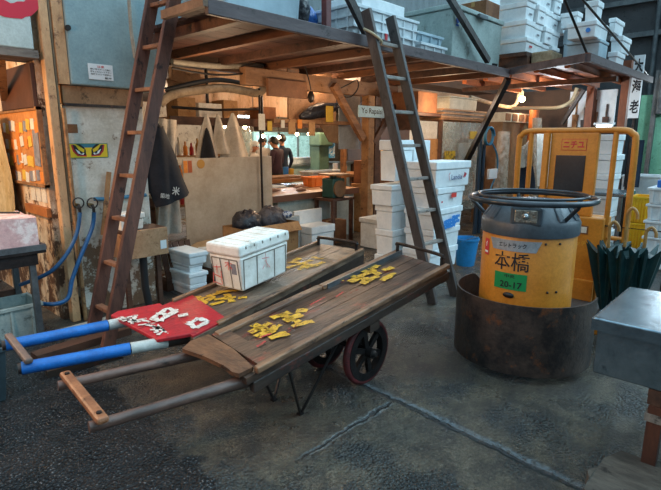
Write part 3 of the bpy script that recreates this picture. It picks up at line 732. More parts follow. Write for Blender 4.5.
for y in (.03, .11, .20, .285):
    rb.bar((tp_-.0015, y, .012), (-.0005, y, H_-.025), .007, .004, (1, 0, 0))
rb.bar((.03, .0005, H_-.022), (.49, .0005, H_-.022), .004, .007, (0, 0, 1)).bar((.0005, .03, H_-.022), (.0005, .285, H_-.022), .004, .007, (0, 0, 1))
fpart('grooves', rb, foam_dark, fb)
px1 = Vector((.006, 0, .0)); 
mk = MB(); E_x = Vector((0, -1, 0)); E_z = Vector((.068, 0, 1)).normalized()
strokes(mk, [(-.1, .08, -.02, .09), (-.06, .1, -.06, -.02), (-.1, .02, -.02, .03), (-.1, -.03, -.01, -.05), (-.09, -.09, -.02, -.1), (-.02, .0, -.01, -.1), (-.1, -.02, -.1, -.1)], (.006, .185, .13), E_x, E_z, .009, 4, (-.003, 0, 0))
strokes(mk, [(.0, .05, .07, .05), (.035, .09, .035, .0), (.0, .02, .03, .045), (.07, .01, .04, .04), (.01, .08, .06, .015)], (.003, .155, .15), E_x, E_z, .008, 5, (-.004, 0, 0))
fpart('brush_marks', mk, M('brush_red', 'd9706a', 'c65a56', scale=20, rough=.8, bump=0), fb)
mk = MB(); strokes(mk, [(.0, .05, .08, .04), (.04, .1, .05, -.03), (.08, -.04, .03, .03), (.0, -.03, .03, .0)], (.22, .006, .14), (1, 0, 0), (0, 0, 1), .006, 6, (0, -.004, 0))
fpart('brush_mark', mk, pink_ink, fb)
fpart('paper_label', MB().raw([(.0025, .10, .12), (.0025, .05, .12), (-.0035, .05, .2), (-.0035, .10, .2)], [(0, 1, 2, 3)]).move((.006, 0, 0)), paper_g, fb)
# ------------------------------------------------------------------ turret truck
TC = Vector((3.55, 1.365, 0))
tr = T('turret_truck', 'yellow electric turret truck with grey cap, steering ring and rusty bumper', 'truck', TC)
c = (TC.x, TC.y)
tb_ = tr.part('drum', MB().lathe([(.312, .14), (.317, .2), (.317, .99), (.312, 1.0)], TC, n=48), truck_y, smooth=50, label='yellow drum housing')
tr.part('drum_cap', MB().lathe([(.328, .965), (.331, .98), (.331, 1.05), (.32, 1.07), (.302, 1.085), (.25, 1.165), (.21, 1.185), (.10, 1.195), (.0, 1.195)], TC, n=48, cap=False), truck_k, smooth=40)
for a in (120, 150, 210, 240, 270, 300, 60, 90):
    a = radians(a)
    d = Vector((cos(a), sin(a), 0))
    tr.part('cap_rib', MB().bar(TC+d*.312+Vector((0, 0, 1.065)), TC+d*.235+Vector((0, 0, 1.17)), .05, .03), truck_k, bevel=.008)
tr.part('turret_column', MB().cyl(TC+Vector((0, 0, .03)), TC+Vector((0, 0, .14)), .27, n=32), iron)
W = tr.part('drive_wheel', MB().cyl(TC+Vector((0, -.09, .12)), TC+Vector((0, .09, .12)), .12, n=28), tyre, smooth=40)
# headlamp faces -X
hl = tr.part('headlamp', MB().box(c[0]-.325, c[0]-.2, c[1]-.02-.10, c[1]-.02+.10, 1.045, 1.175).rot(radians(13), 'Z', TC), truck_k, bevel=.018)
tr.part('lens', MB().box(c[0]-.331, c[0]-.32, c[1]-.02-.072, c[1]-.02+.072, 1.068, 1.152).rot(radians(13), 'Z', TC), lampglass, hl, bevel=.01, label='clear square lens')
tr.part('lamp_bulb', MB().sphere((c[0]-.331, c[1]-.02, 1.11), .022).rot(radians(13), 'Z', TC), chrome, hl, smooth=60)
# steering ring
R = .415
rg = tr.part('steering_ring', MB().tube([(c[0]+R*cos(2*pi*i/64), c[1]+R*sin(2*pi*i/64), 1.20) for i in range(64)], .019, n=10, close=True), ring_k, smooth=60)
tr.part('inner_ring', MB().tube([(c[0]+.36*cos(2*pi*i/64), c[1]+.36*sin(2*pi*i/64), 1.225) for i in range(64)], .010, n=8, close=True), ring_k, rg, smooth=60)
for a in (115, 245, 35, 325):
    a = radians(a); d = Vector((cos(a), sin(a), 0))
    tr.part('ring_bracket', MB().tube([TC+d*.31+Vector((0, 0, 1.08)), TC+d*.40+Vector((0, 0, 1.17)), TC+d*.415+Vector((0, 0, 1.20))], .014, n=8), ring_k, rg, smooth=60)
# bumper: open ring of rusty plate, its ends cut back
BR = .48
def bump_h(t):
    e = min(t, 1-t)
    return .545 if e > .06 else .385+.16*sqrt(e/.06)
nb_ = 56; a0, a1 = radians(62), radians(298)
V = []; Fc = []
for i in range(nb_+1):
    t = i/nb_; a = a0+(a1-a0)*t; h = bump_h(t)
    for r_, z_ in ((BR, .06), (BR, h), (BR-.012, h), (BR-.012, .06)):
        V.append((c[0]+r_*cos(a), c[1]+r_*sin(a), z_))
for i in range(nb_):
    for k in range(4): Fc.append((4*i+k, 4*i+4+k, 4*i+4+(k+1) % 4, 4*i+(k+1) % 4))
Fc += [(0, 1, 2, 3), tuple(4*nb_+k for k in (3, 2, 1, 0))]
tr.part('bumper', MB().raw(V, Fc), rust, smooth=40, label='dark rusty steel bumper plate round the drum')
for a in (100, 180, 260):
    a = radians(a); d = Vector((cos(a), sin(a), 0))
    tr.part('bumper_arm', MB().bar(TC+d*.2+Vector((0, 0, .12)), TC+d*.472+Vector((0, 0, .12)), .06, .03), iron)
# writing on the drum
RD = .3195
def az_of(px, py, z): 
    best = None
    for k in range(-90, 91):
        a = pi+radians(k); q = Vector((c[0]+RD*cos(a), c[1]+RD*sin(a), z))
        d = q-Vector((0, 0, CH)); s = d.dot(Vector(FW)); u = 330.5+CF*d.dot(Vector(RT))/s
        if d.dot(Vector((cos(a), sin(a), 0))) < 0 and (best is None or abs(u-px) < best[0]): best = (abs(u-px), a)
    return best[1]
za, zb, zc = .905, .80, .645
tr.part('nameplate', patch_round(MB(), c, RD, az_of(513, 243, za), za, .30, .075, slant=.22), silver, tb_, label='silver nameplate with model lettering')
tr.part('nameplate_lettering', text_round(MB(), 'エレトラック', c, RD+.0015, az_of(512, 243, za), za+.002, .05, .015, fit=(.19, .034)), ink, tb_)
tr.part('drum_lettering', text_round(MB(), '本橋', c, RD, az_of(511, 261, zb), zb-.004, .12, .006, fit=(.245, .125)), ink, tb_)
pa = az_of(509, 286, zc)
tr.part('number_plate', patch_round(MB(), c, RD+.001, pa, zc+.012, .225, .115), green_pl, tb_, label='green number plate')
tr.part('plate_lettering', text_round(MB(), '20-17', c, RD+.003, pa+.03, zc-.01, .06, .02, fit=(.15, .045)), ink, tb_)
tr.part('plate_lettering', text_round(MB(), '中央', c, RD+.003, pa, zc+.05, .03, .01, fit=(.07, .026)), ink, tb_)
tr.part('latch', MB().sphere((c[0]+RD*cos(pa), c[1]+RD*sin(pa), zc-.085), .04, (.35, 1, .5), n=16), black, tb_, smooth=60)
la = az_of(487, 250, .87)
tr.part('warning_sticker', patch_round(MB(), c, RD, la, .865, .055, .115), red_ink, tb_, label='red sticker')
tr.part('sticker_mark', text_round(MB(), 'f', c, RD+.0015, la, .885, .05, .02), white_p, tb_)
tr.part('sticker_mark', patch_round(MB(), c, RD+.0015, la, .83, .04, .014), white_p, tb_)
rv = MB()
for px, py in ((546, 244), (560, 245), (556, 305), (547, 305)):
    z_ = .93 if py < 300 else .60
    a = az_of(px, py, z_); rv.sphere((c[0]+RD*cos(a), c[1]+RD*sin(a), z_), .009, n=8)
tr.part('rivets', rv, iron, tb_)
# rear: chassis, step, battery column, panel and guard frame in the plane X = 4.45
tr.part('chassis', MB().box(3.95, 5.15, .88, 1.74, .16, .27), truck_y, bevel=.012)
tr.part('step_plate', MB().box(4.0, 5.13, .9, 1.72, .272, .285), steel_dk)
for y in (1.0, 1.62):
    tr.part('rear_wheel', MB().cyl((4.9, y-.05, .13), (4.9, y+.05, .13), .13, n=24), tyre, smooth=40)
bx = tr.part('battery_case', MB().box(4.40, 4.62, 1.10, 1.62, .285, .98), truck_y, bevel=.01)
tr.part('case_foot', MB().box(4.36, 4.40, 1.12, 1.50, .285, .46), truck_y, bevel=.006)
tr.part('warning_label', MB().raw([(4.394, 1.32, .85), (4.394, 1.22, .85), (4.394, 1.22, .90), (4.394, 1.32, .90)], [(0, 1, 2, 3)]), paper_w, bx, label='small white label in a dark frame')
tr.part('label_frame', MB().box(4.395, 4.3995, 1.21, 1.33, .84, .91), kraft, bx)
tr.part('case_lettering', text_on(MB(), 'バッテリ', (4.397, 1.26, .76), (0, -1, 0), (0, 0, 1), .05, 0, fit=(.15, .04)), M('faded_yellow', 'e0b640', rough=.6, bump=0), bx)
pn = tr.part('backrest_panel', MB().box(4.45, 4.50, 1.215, 1.59, .98, 1.66), truck_y, bevel=.008, label='tall yellow panel')
tr.part('window', MB().box(4.443, 4.452, 1.30, 1.535, 1.18, 1.475), glass_dk, pn, bevel=.003, label='square dark window')
y0, y1, z0, z1 = 1.305, 1.495, 1.52, 1.605
tr.part('sign_border', MB().box(4.4475, 4.4495, y0-.004, y1+.004, z0-.004, z1+.004), red_ink, pn)
tr.part('sign_ground', MB().box(4.4455, 4.4478, y0, y1, z0, z1), truck_y, pn)
tr.part('maker_lettering', text_on(MB(), 'ニチユ', (4.444, (y0+y1)/2, (z0+z1)/2), (0, -1, 0), (0, 0, 1), .07, .03, fit=(.165, .06)), red_ink, pn)
tr.part('panel_flange', MB().box(4.40, 4.45, 1.59, 1.635, .98, 1.66), truck_y, pn)
zt = 1.675
def fr(y, z): return Vector((4.47, y, z))
tr.part('guard_frame', MB().tube([fr(1.86, .27), fr(1.865, 1.0), fr(1.87, 1.56), fr(1.85, 1.64), fr(1.77, zt), fr(1.4, zt), fr(1.07, zt), fr(.985, 1.645), fr(.96, 1.56), fr(.955, 1.0), fr(.95, .27)], .025, n=12, smooth=5), truck_y, smooth=60, label='yellow tubular guard frame')
for y in (1.765, 1.10):
    tr.part('guard_bar', MB().tube([fr(y, .29), fr(y, zt)], .021, n=12), truck_y, smooth=60)
tr.part('guard_bar', MB().tube([fr(.955, .82), fr(1.14, .82)], .018, n=10), truck_y, smooth=60)
# umbrellas hung in a rack behind the step
tr.part('umbrella_rack', MB().tube([(4.44, 1.16, .28), (4.44, 1.16, .92), (4.44, .66, .92), (4.44, .66, .28)], .01, n=6), iron)
for y in (.66,): tr.part('rack_leg', MB().tube([(4.44, y, .28), (4.5, .8, .2), (4.6, .95, .2)], .01, n=6), iron)
def umbrella(label, top, tip, r, seed, hs=.27):
    top = Vector(top); tip = Vector(tip); d = (tip-top).normalized()
    u = T('umbrella', label, 'umbrella', tip, 'umbrellas on the truck rack')
    L = (tip-top).length
    e1 = d.cross(Vector((0, 1, 0))).normalized(); e2 = d.cross(e1)
    rn = random.Random(seed); ph = rn.uniform(0, 6)
    cuts = []
    mb = MB(); rows = []
    n = 64
    for k in range(9):
        t = k/8; row = []
        for i in range(n):
            a = 2*pi*i/n
            w = abs(sin(4*a+ph))
            rr = r*(1-t)**.85*(1-.5*w) + .012
            hem = .10*w*(1-t)**2
            row.append(mb.bm.verts.new(top+d*(hs*L+(.96-hs)*L*t+(.10*w if k == 0 else .03*w*(1-t)))+e1*rr*cos(a)+e2*rr*sin(a)*.8))
        rows.append(row)
    mb._loft(rows, cap=True)
    u.part('canopy', mb, umb_green, smooth=70)
    u.part('shaft', MB().cyl(top+d*.1*L, tip, .006, n=8), iron)
    hk = [top+d*.3*L, top+d*.08*L, top, top-d*.035+e2*.03, top+d*.0+e2*.06, top+d*.05*L+e2*.065]
    u.part('handle', MB().tube(hk, .012, n=8, smooth=3), bamboo, smooth=60, label='curved bamboo handle')
umbrella('dark green umbrella with bamboo hook nearest the truck step', (4.26, 1.02, .95), (4.24, .99, .2), .21, 2, .14)
umbrella('dark green umbrella beside the steel tank, hung deepest in the rack', (4.22, .90, 1.07), (4.22, .885, .2), .19, 5)
umbrella('dark green umbrella at the outer end of the rack', (4.30, .78, .93), (4.27, .79, .2), .19, 8, .12)
# ------------------------------------------------------------------ foam boxes, bins and crates (makers)
def foam_box(label, x0, x1, y0, y1, z0, z1, group=None, mat=None, lid=.3, rz=0, name='foam_box', lidmat=None, gap=True):
    """Box with a separate lid; x0..z1 are its outer limits before it is turned by rz about its centre."""
    cx, cy = (x0+x1)/2, (y0+y1)/2
    t = T(name, label, 'box', (cx, cy, z0), group)
    if rz: t.o.rotation_euler.z = rz
    mat = mat or foam; h = z1-z0; zl = z1-h*lid
    w = min(.012, (x1-x0)*.05)
    t.part('body', MB().box(x0+w, x1-w, y0+w, y1-w, z0, zl-.004, w*.6), mat, bevel=.008)
    t.part('lid', MB().box(x0, x1, y0, y1, zl, z1), lidmat or mat, bevel=.01)
    return t
def on_front(t, name, mb, mat):
    """A print on a thing: mb is in world coordinates."""
    return t.part(name, mb, mat)
def bin_(name, label, cat, x0, x1, y0, y1, z0, z1, mat, group=None, ribs=3, wall=.012, taper=.02, rim=.03, rz=0):
    """Open-topped ribbed tub or crate."""
    t = T(name, label, cat, ((x0+x1)/2, (y0+y1)/2, z0), group)
    if rz: t.o.rotation_euler.z = rz
    k = taper
    mb = MB()
    o = [(x0+k, y0+k), (x1-k, y0+k), (x1-k, y1-k), (x0+k, y1-k)]; O = [(x0, y0), (x1, y0), (x1, y1), (x0, y1)]
    i_ = [(x0+k+wall, y0+k+wall), (x1-k-wall, y0+k+wall), (x1-k-wall, y1-k-wall), (x0+k+wall, y1-k-wall)]; I = [(x0+wall, y0+wall), (x1-wall, y0+wall), (x1-wall, y1-wall), (x0+wall, y1-wall)]
    V = [(p[0], p[1], z0) for p in o]+[(p[0], p[1], z1) for p in O]+[(p[0], p[1], z1) for p in I]+[(p[0], p[1], z0+wall) for p in i_]
    F = [(3, 2, 1, 0)]
    for a in range(4):
        b = (a+1) % 4
        F += [(a, b, 4+b, 4+a), (4+a, 4+b, 8+b, 8+a), (8+a, 8+b, 12+b, 12+a)]
    F.append((12, 13, 14, 15))
    mb.raw(V, F)
    t.part('body', mb, mat, bevel=.006)
    r = MB(); q = .012
    r.hexa([(x0-q, y0-q, z1-rim), (x1+q, y0-q, z1-rim), (x1+q, y0+.004, z1-rim), (x0-q, y0+.004, z1-rim), (x0-q, y0-q, z1), (x1+q, y0-q, z1), (x1+q, y0+.004, z1), (x0-q, y0+.004, z1)])
    r.box(x0-q, x1+q, y1-.004, y1+q, z1-rim, z1).box(x0-q, x0+.004, y0+.004, y1-.004, z1-rim, z1).box(x1-.004, x1+q, y0+.004, y1-.004, z1-rim, z1)
    t.part('rim', r, mat, bevel=.004)
    if ribs:
        rb = MB()
        for i in range(ribs):
            x = x0+(x1-x0)*(i+.5)/ribs
            rb.box(x-.008, x+.008, y0-.006, y0+k+.004, z0+.02, z1-rim)
        for i in range(max(1, ribs-1)):
            y = y0+(y1-y0)*(i+.5)/max(1, ribs-1)
            rb.box(x0-.006, x0+k+.004, y-.008, y+.008, z0+.02, z1-rim)
        t.part('ribs', rb, mat)
    return t
def carton(label, x0, x1, y0, y1, z0, z1, mat=None, rz=0, open_=False, name='cardboard_box', tape=True, group=None):
    t = T(name, label, 'box', ((x0+x1)/2, (y0+y1)/2, z0), group)
    if rz: t.o.rotation_euler.z = rz
    mat = mat or card
    if open_:
        k = .006; mb = MB()
        mb.box(x0, x1, y0, y1, z0, z0+.008)
        mb.box(x0, x1, y0, y0+k, z0, z1).box(x0, x1, y1-k, y1, z0, z1).box(x0, x0+k, y0, y1, z0, z1).box(x1-k, x1, y0, y1, z0, z1)
        t.part('body', mb, mat)
        t.part('flap', MB().slab([(x0, y0, z1), (x1, y0, z1), (x1-.02, y0-.09, z1-.10), (x0+.02, y0-.09, z1-.10)], (0, -.004, .004)), mat)
    else:
        t.part('body', MB().box(x0, x1, y0, y1, z0, z1), mat, bevel=.004)
        if tape: t.part('tape', MB().box(x0-.001, x1+.001, (y0+y1)/2-.025, (y0+y1)/2+.025, z1-.06, z1+.0015), M('parcel_tape', 'a9834f', rough=.3, bump=0))
    return t

# ------------------------------------------------------------------ cabinet column at the left
KX0, KX1, KY = 1.655, 2.36, 4.6
k = T('utility_cabinet', 'tall grey metal cabinet on a stained white base, with notice and eye sticker', 'cabinet', (2.0, 4.75, 0))
k.part('base_panel', MB().box(KX0, KX1, KY+.02, 5.1, 0, 1.90), cab_white, bevel=.008, label='stained white lower panel')
k.part('middle_board', MB().box(KX0, KX1, KY+.01, 5.1, 1.905, 2.05), M('middle_ochre', 'ab8a68', '8c6c4c', '5e4a33', scale=3, rough=.65, bump=.15))
dr = k.part('door', MB().box(KX0+.06, KX1+.16, KY-.05, 5.1, 2.055, 3.3), cab_grey, bevel=.012, label='grey upper cabinet door')
k.part('door_frame', MB().box(KX0-.03, KX0+.055, KY-.03, 5.1, 2.055, 3.3), ochre)
k.part('latch', MB().cyl(Y(67, 28, KY-.05), Y(67, 28, KY-.05)-Vector((0, .03, 0)), .022, n=16), iron, dr)
k.part('drip_ledge', MB().box(KX0, KX1-.02, KY-.01, KY+.03, 1.885, 1.905), rust)
def plate(px0, py0, px1, py1, y, th=.006):
    a = Y(px0, py0, y); b = Y(px1, py1, y)
    return a, b, MB().box(min(a.x, b.x), max(a.x, b.x), y-th, y, min(a.z, b.z), max(a.z, b.z))
a, b, mb = plate(87.5, 63, 113.5, 81, KY-.052, .004)
nz = single('notice', 'small white printed notice with red heading taped on the grey cabinet door', 'sign', mb, white_p)
def note_text(parent, lines, a, b, y, mat_h, mat_t):
    x0, x1 = min(a.x, b.x), max(a.x, b.x); z0, z1 = min(a.z, b.z), max(a.z, b.z); w = x1-x0; h = z1-z0
    sh = parent.location
    for s, cx, cz, fw, fh, m in lines:
        mbt = text_on(MB(), s, (x0+w*cx, y, z0+h*cz), (1, 0, 0), (0, 0, 1), .05, .012, fit=(w*fw, h*fh))
        mbt.build('notice_lettering', m, parent, shift=sh)
note_text(nz, [('注意', .5, .84, .3, .14, red_ink), ('関係者以外この箱に', .5, .66, .84, .11, ink), ('手をふれないで下さい', .5, .5, .86, .11, ink), ('危険ですので絶対に', .5, .34, .84, .11, ink), ('豊海', .78, .13, .3, .13, ink)], a, b, KY-.0575, None, None)
# eye sticker: generic painted glaring eyes on yellow
a, b, mb = plate(67, 143.5, 108.5, 157.5, KY+.018, .003)
es = single('eye_sticker', 'yellow sticker with two glaring painted eyes on the white panel', 'sticker', mb, M('sticker_green_edge', '3f7a55', rough=.5, bump=0))
ex0, ex1, ez0, ez1 = a.x, b.x, b.z, a.z
if ez0 > ez1: ez0, ez1 = ez1, ez0
def sp_(u, v, d): return Vector((ex0+(ex1-ex0)*u, KY+.0145-d, ez0+(ez1-ez0)*v))
def spoly(name, pts, mat, d):
    m_ = MB(); m_._face([m_.bm.verts.new(sp_(u, v, d)) for u, v in pts])
    return m_.build(name, mat, es, shift=es.location)
spoly('ground', [(.02, .05), (.98, .05), (.98, .95), (.02, .95)], M('sticker_yellow', 'd9c021', rough=.5, bump=0), .0005)
spoly('band', [(.28, .95), (.72, .95), (.62, .72), (.38, .72)], M('sticker_teal', '2c6f86', rough=.5, bump=0), .001)
for sgn in (0, 1):
    f = (lambda u: u) if sgn == 0 else (lambda u: 1-u)
    spoly('brow_red', [(f(u), v) for u, v in ((.08, .9), (.12, .45), (.22, .15), (.44, .1), (.44, .3), (.30, .35), (.19, .6), (.16, .92))], red_paint, .001)
    spoly('lash_black', [(f(u), v) for u, v in ((.12, .92), (.16, .5), (.26, .22), (.43, .2), (.43, .6), (.40, .6), (.38, .38), (.26, .55), (.19, .88))], black, .0015)
    spoly('eye_white', [(f(u), v) for u, v in ((.18, .62), (.24, .32), (.36, .22), (.39, .33), (.30, .42))], white_p, .002)
    spoly('pupil', [(f(u), v) for u, v in ((.27, .46), (.30, .3), (.35, .3), (.34, .44))], black, .0025)
    spoly('brow_black', [(f(u), v) for u, v in ((.2, .95), (.3, .95), (.40, .72), (.42, .55), (.36, .66))], black, .0022)
single('paper_scrap', 'torn brown tape scrap on the white panel above the eye sticker', 'paper', plate(66, 124, 78, 133, KY+.019, .002)[2], kraft)
# posts and strips at the corner
single('corner_post', 'yellow-ochre painted post at the left edge of the grey cabinet', 'post', MB().box(1.53, 1.60, 4.575, 4.66, 0, 3.3), ochre, bevel=.008)
single('cover_strip', 'narrow grey-brown strip between the ochre post and the cabinet', 'strip', MB().box(1.605, 1.62, 4.585, 4.66, .9, 3.2), M('strip_grey', '84745c', '6c5d47', scale=4, rough=.6, bump=.1))
single('standpipe', 'rusty standpipe rising beside the stained panel to the left tap', 'pipe', MB().tube([(1.632, 4.56, .0), (1.632, 4.56, 1.86)], .017, n=10), M('pipe_rust', 'a5825a', '7a5030', '54341f', scale=8, rough=.6, bump=.2), smooth=60)
# taps and hoses
def tap(label, px, py, dy=0):
    p = Y(px, py, KY-.035)
    t = T('water_tap', label, 'tap', p, 'water taps')
    t.part('body', MB().cyl(p+Vector((0, .05, 0)), p+Vector((0, -.03, 0)), .016, n=10), M('brass', '9c8450', '6f5c36', scale=9, metal=.7, rough=.4, bump=.1))
    t.part('handwheel', MB().tube([p+Vector((.045*cos(a*pi/8), -.035, .02+.045*sin(a*pi/8))) for a in range(16)], .006, n=6, close=True), iron)
    t.part('spout', MB().tube([p+Vector((0, -.03, 0)), p+Vector((0, -.05, -.02)), p+Vector((0, -.05, -.07))], .014, n=8), iron)
    return p
p1 = tap('rusty tap on the stained panel with the darker blue hose', 77, 205)
p2 = tap('tap with teal pipe feeding the brighter blue hose', 91, 205)
def hose(label, pts, r, mat, name='hose', group=None): return single(name, label, 'hose', MB().tube(pts, r, n=10, smooth=6), mat, group, smooth=60)
hose('darker blue hose curving from the left tap down under the table', [p1+Vector((0, -.05, -.06)), Y(77, 232, 4.52), Y(68, 252, 4.5), Y(50, 272, 4.5), Y(20, 285, 4.7)], .017, M('hose_dark_blue', '2b5a86', rough=.4, bump=0))
hose('brighter blue hose running from the right tap to the ground by the ladder foot', [p2+Vector((0, -.05, -.06)), Y(92, 228, 4.53), Y(80, 258, 4.5), Y(72, 280, 4.48), Y(68, 298, 4.46), Y(55, 304, 4.46), Y(36, 303, 4.6)], .018, hose_blue)
single('water_pipe', 'teal water pipe running along the panel from the tap behind the ladder', 'pipe', MB().tube([Y(94, 199, 4.58), Y(112, 199, 4.58), Y(132, 196, 4.58), Y(146, 195, 4.58)], .018, n=10), hose_teal, smooth=60)
single('wooden_stick', 'thin brown stick leaning upright against the stained panel', 'stick', MB().bar(Y(103, 235, 4.55), Y(109, 172, 4.58), .04, .015, (0, 1, 0)), timber)
# notice lamp box, board, pinboard of the side wall
sg = T('lightbox_sign', 'white box sign with red brushed arc at the stall corner', 'sign', (1.15, 4.62, 2.3))
sg.part('case', MB().box(.75, 1.47, 4.58, 4.76, 2.30, 3.2), sign_wh, bevel=.01)
arc = MB(); cc = Y(7, -12, 4.575); nA = 40
ci = []; rn = random.Random(4)
for i in range(nA+1):
    a = 2*pi*i/nA
    ro = .245+rn.uniform(-.006, .006); ri = .16+rn.uniform(-.014, .014)
    ci.append((arc.bm.verts.new((cc.x+ro*cos(a), 4.577, cc.z+ro*sin(a)*.86)), arc.bm.verts.new((cc.x+.01+ri*cos(a), 4.577, cc.z+.03+ri*sin(a)*.8))))
for i in range(nA): arc._face([ci[i][0], ci[i+1][0], ci[i+1][1], ci[i][1]])
sg.part('red_arc', arc, sign_red)
single('sign_shelf', 'brown plank under the white box sign', 'shelf', MB().box(.70, 1.49, 4.56, 4.9, 2.235, 2.295), plank_gry)
single('shelf_bracket', 'sloping wooden bracket under the sign plank', 'bracket', MB().bar(Vector((1.30, 4.85, 2.235)), Vector((1.46, 5.5, 1.98)), .06, .06), timber)
single('wall_panel', 'dark brown upright board on the side wall above the pinboard', 'panel', MB().box(1.462, 1.498, 4.72, 5.62, 1.86, 2.22), brown_bd, bevel=.004)
PB = T('pinboard', 'cork pinboard crowded with curling papers on the side wall', 'noticeboard', (1.48, 5.3, 1.2))
PB.part('board', MB().box(1.475, 1.498, 4.69, 6.0, 1.22, 1.85), pinboard, bevel=.004)
PB.part('frame', MB().box(1.462, 1.499, 4.67, 4.69, 1.20, 1.87).box(1.462, 1.499, 4.67, 6.02, 1.845, 1.87).box(1.462, 1.499, 4.67, 6.02, 1.20, 1.225), timber)
rn = random.Random(12)
def note(name, y0, y1, z0, z1, mat, lab, tilt=0):
    m_ = MB().hexa([(1.468, y0, z0), (1.474, y0, z0), (1.474, y1, z0), (1.468, y1, z0), (1.470, y0, z1), (1.474, y0, z1), (1.474, y1, z1), (1.470, y1, z1)])
    m_.rot(tilt, 'X', ((1.47, (y0+y1)/2, (z0+z1)/2)))
    return m_.build(name, mat, PB.o, shift=PB.b)
cols = [paper_w, paper_o, paper_y, paper_g, paper_w, paper_o]
for i in range(48):
    y = 4.76+(i % 12)*.10+rn.uniform(-.03, .03); z = 1.27+(i//12)*.145+rn.uniform(-.02, .02)
    if 4.72 < y < 4.93 and 1.38 < z < 1.62: continue
    note('note', y-.05, y+.04, z-.035, z+.055, cols[rn.randrange(6)], '', rn.uniform(-.2, .2))
note('poster', 4.74, 4.88, 1.38, 1.68, paper_g, '', .05)
note('strip_note', 5.24, 5.33, 1.34, 1.72, paper_o, '', .0)
for i in range(3):
    y = 4.78+i*.14
    single('paper_slip', 'small white slip pinned under the noticeboard, '+('nearest the ochre post', 'middle one of three', 'farthest from the post')[i], 'paper', MB().box(1.492, 1.499, y, y+.11, 1.06, 1.19), paper_w, 'slips under the pinboard')
single('wood_ledge', 'orange-brown batten fixed below the paper slips', 'ledge', MB().box(1.465, 1.499, 4.72, 5.3, .94, 1.02), M('ledge_orange', 'b9743a', '96552a', scale=5, rough=.6, bump=.1))
fl = MB().grid(lambda u, v: (1.40+.03*sin(u*14)+.02*sin(v*5), 5.42+u*1.3, .85+v*.98-.12*u*(1-v)), 24, 8, .006)
single('hanging_sheet', 'cream plastic sheet hanging under the pinboard by the table', 'sheet', fl, film, smooth=60)
# the low table with the wrapped tub
tx1 = 1.29
tb2 = T('work_table', 'dark low steel table holding the pink wrapped tub', 'table', (.85, 4.55, 0))
tb2.part('table_top', MB().box(.3, tx1, 4.27, 4.85, .73, .755), iron, bevel=.004)
tb2.part('tray_rim', MB().box(.3, tx1, 4.265, 4.285, .755, .80).box(tx1-.02, tx1, 4.285, 4.85, .755, .80), steel_dk)
tb2.part('rail', MB().box(.34, tx1-.06, 4.29, 4.32, .64, .73), iron)
for x, y in ((1.19, 4.32), (.4, 4.32), (1.19, 4.8), (.4, 4.8)):
    tb2.part('leg', MB().box(x-.022, x+.022, y-.022, y+.022, 0, .73), steel_dk)
tb2.part('stretcher', MB().box(.4, 1.19, 4.79, 4.83, .3, .35), timber_dk)
pb = T('wrapped_tub', 'shallow tub covered in pink marbled film on the dark table', 'tub', (.85, 4.55, .757))
pb.part('tub', MB().box(.45, 1.245, 4.30, 4.80, .757, .90), steel_dk, bevel=.006)
pb.part('film', MB().grid(lambda u, v: (.445+.805*u, 4.292+.0*v, .77+.245*v+.008*sin(u*11)), 16, 4, .008), pink_bag, smooth=60, label='pink marbled film')
pb.part('film_side', MB().grid(lambda u, v: (1.252, 4.295+.5*u, .77+.245*v+.006*sin(u*9)), 8, 4, .008), pink_bag, smooth=60)
pb.part('cover', MB().grid(lambda u, v: (.445+.805*u, 4.29+.515*v, 1.012+.012*sin(u*9)*sin(v*6)), 16, 8, .01), pink_bag, smooth=60)
single('power_cable', 'black cable sagging over the pink wrapped tub', 'cable', MB().tube([(.5, 4.9, 1.1), (.8, 4.75, 1.055), (1.05, 4.6, 1.04), (1.2, 4.5, 1.035)], .008, smooth=4), wire)
bin_('plastic_crate', 'sea-green plastic crate on the ground under the dark table', 'crate', .66, 1.25, 4.42, 4.78, 0, .30, crate_gn, ribs=4)
# slate tub by the blue handles
a0_ = .35
bin_('slate_tub', 'slate-grey plastic tub on the ground beyond the blue handles', 'tub', .16, .745, 3.42, 3.86, 0, .36, tank_dk, ribs=2, taper=.03)
foam_box('pale green flat lid box on the slate-grey tub', .2, .72, 3.45, 3.83, .362, .47, None, crate_gn, .5, name='lid_box')
# ground clutter behind the blue shafts
single('conduit_pipe', 'grey conduit lying on the ground in front of the stained panel', 'pipe', MB().cyl(Z(48, 335, .03), Z(122, 315, .03), .025, n=10), pvc, smooth=60)
single('kerb_plank', 'dark plank lying on the ground under the blue shafts', 'plank', MB().box(1.02, 1.75, 3.9, 4.02, 0, .06).rot(.06, 'Z', (1.4, 4, 0)), timber_dk)
single('kerb_timber', 'thin dark timber lying nearest the blue shafts', 'plank', MB().box(1.0, 1.5, 3.55, 3.63, 0, .05).rot(-.12, 'Z', (1.2, 3.6, 0)), cart_beam)
# shelf with plywood front and small foam cooler behind the ladder
sh = T('wall_shelf', 'plywood shelf box behind the dark ladder carrying a white cooler', 'shelf', (2.15, 4.45, 0))
sx0, sx1 = Y(124, 240, 4.29).x, Y(168, 240, 4.29).x
sh.part('shelf_board', MB().box(sx0, sx1, 4.32, 4.58, .775, .80), timber_dk)
sh.part('front_panel', MB().box(sx0, sx1, 4.29, 4.32, .545, .80), plywood, label='plywood front panel', bevel=.004)
sh.part('end_panel', MB().box(sx0, sx0+.025, 4.32, 4.58, .545, .775), plywood)
for x in (sx0+.06, sx1-.05): sh.part('leg', MB().box(x-.02, x+.02, 4.4, 4.44, 0, .775), timber_dk)
sh.part('paper_tag', MB().box(sx1-.08, sx1-.02, 4.286, 4.2895, .60, .68), white_p)
cx0, cx1 = Y(118, 225, 4.34).x, Y(146, 225, 4.34).x
foam_box('small white cooler on the plywood shelf behind the ladder', max(sx0, cx0), cx1, 4.34, 4.56, .802, .955, None, foam_dirty, .35)
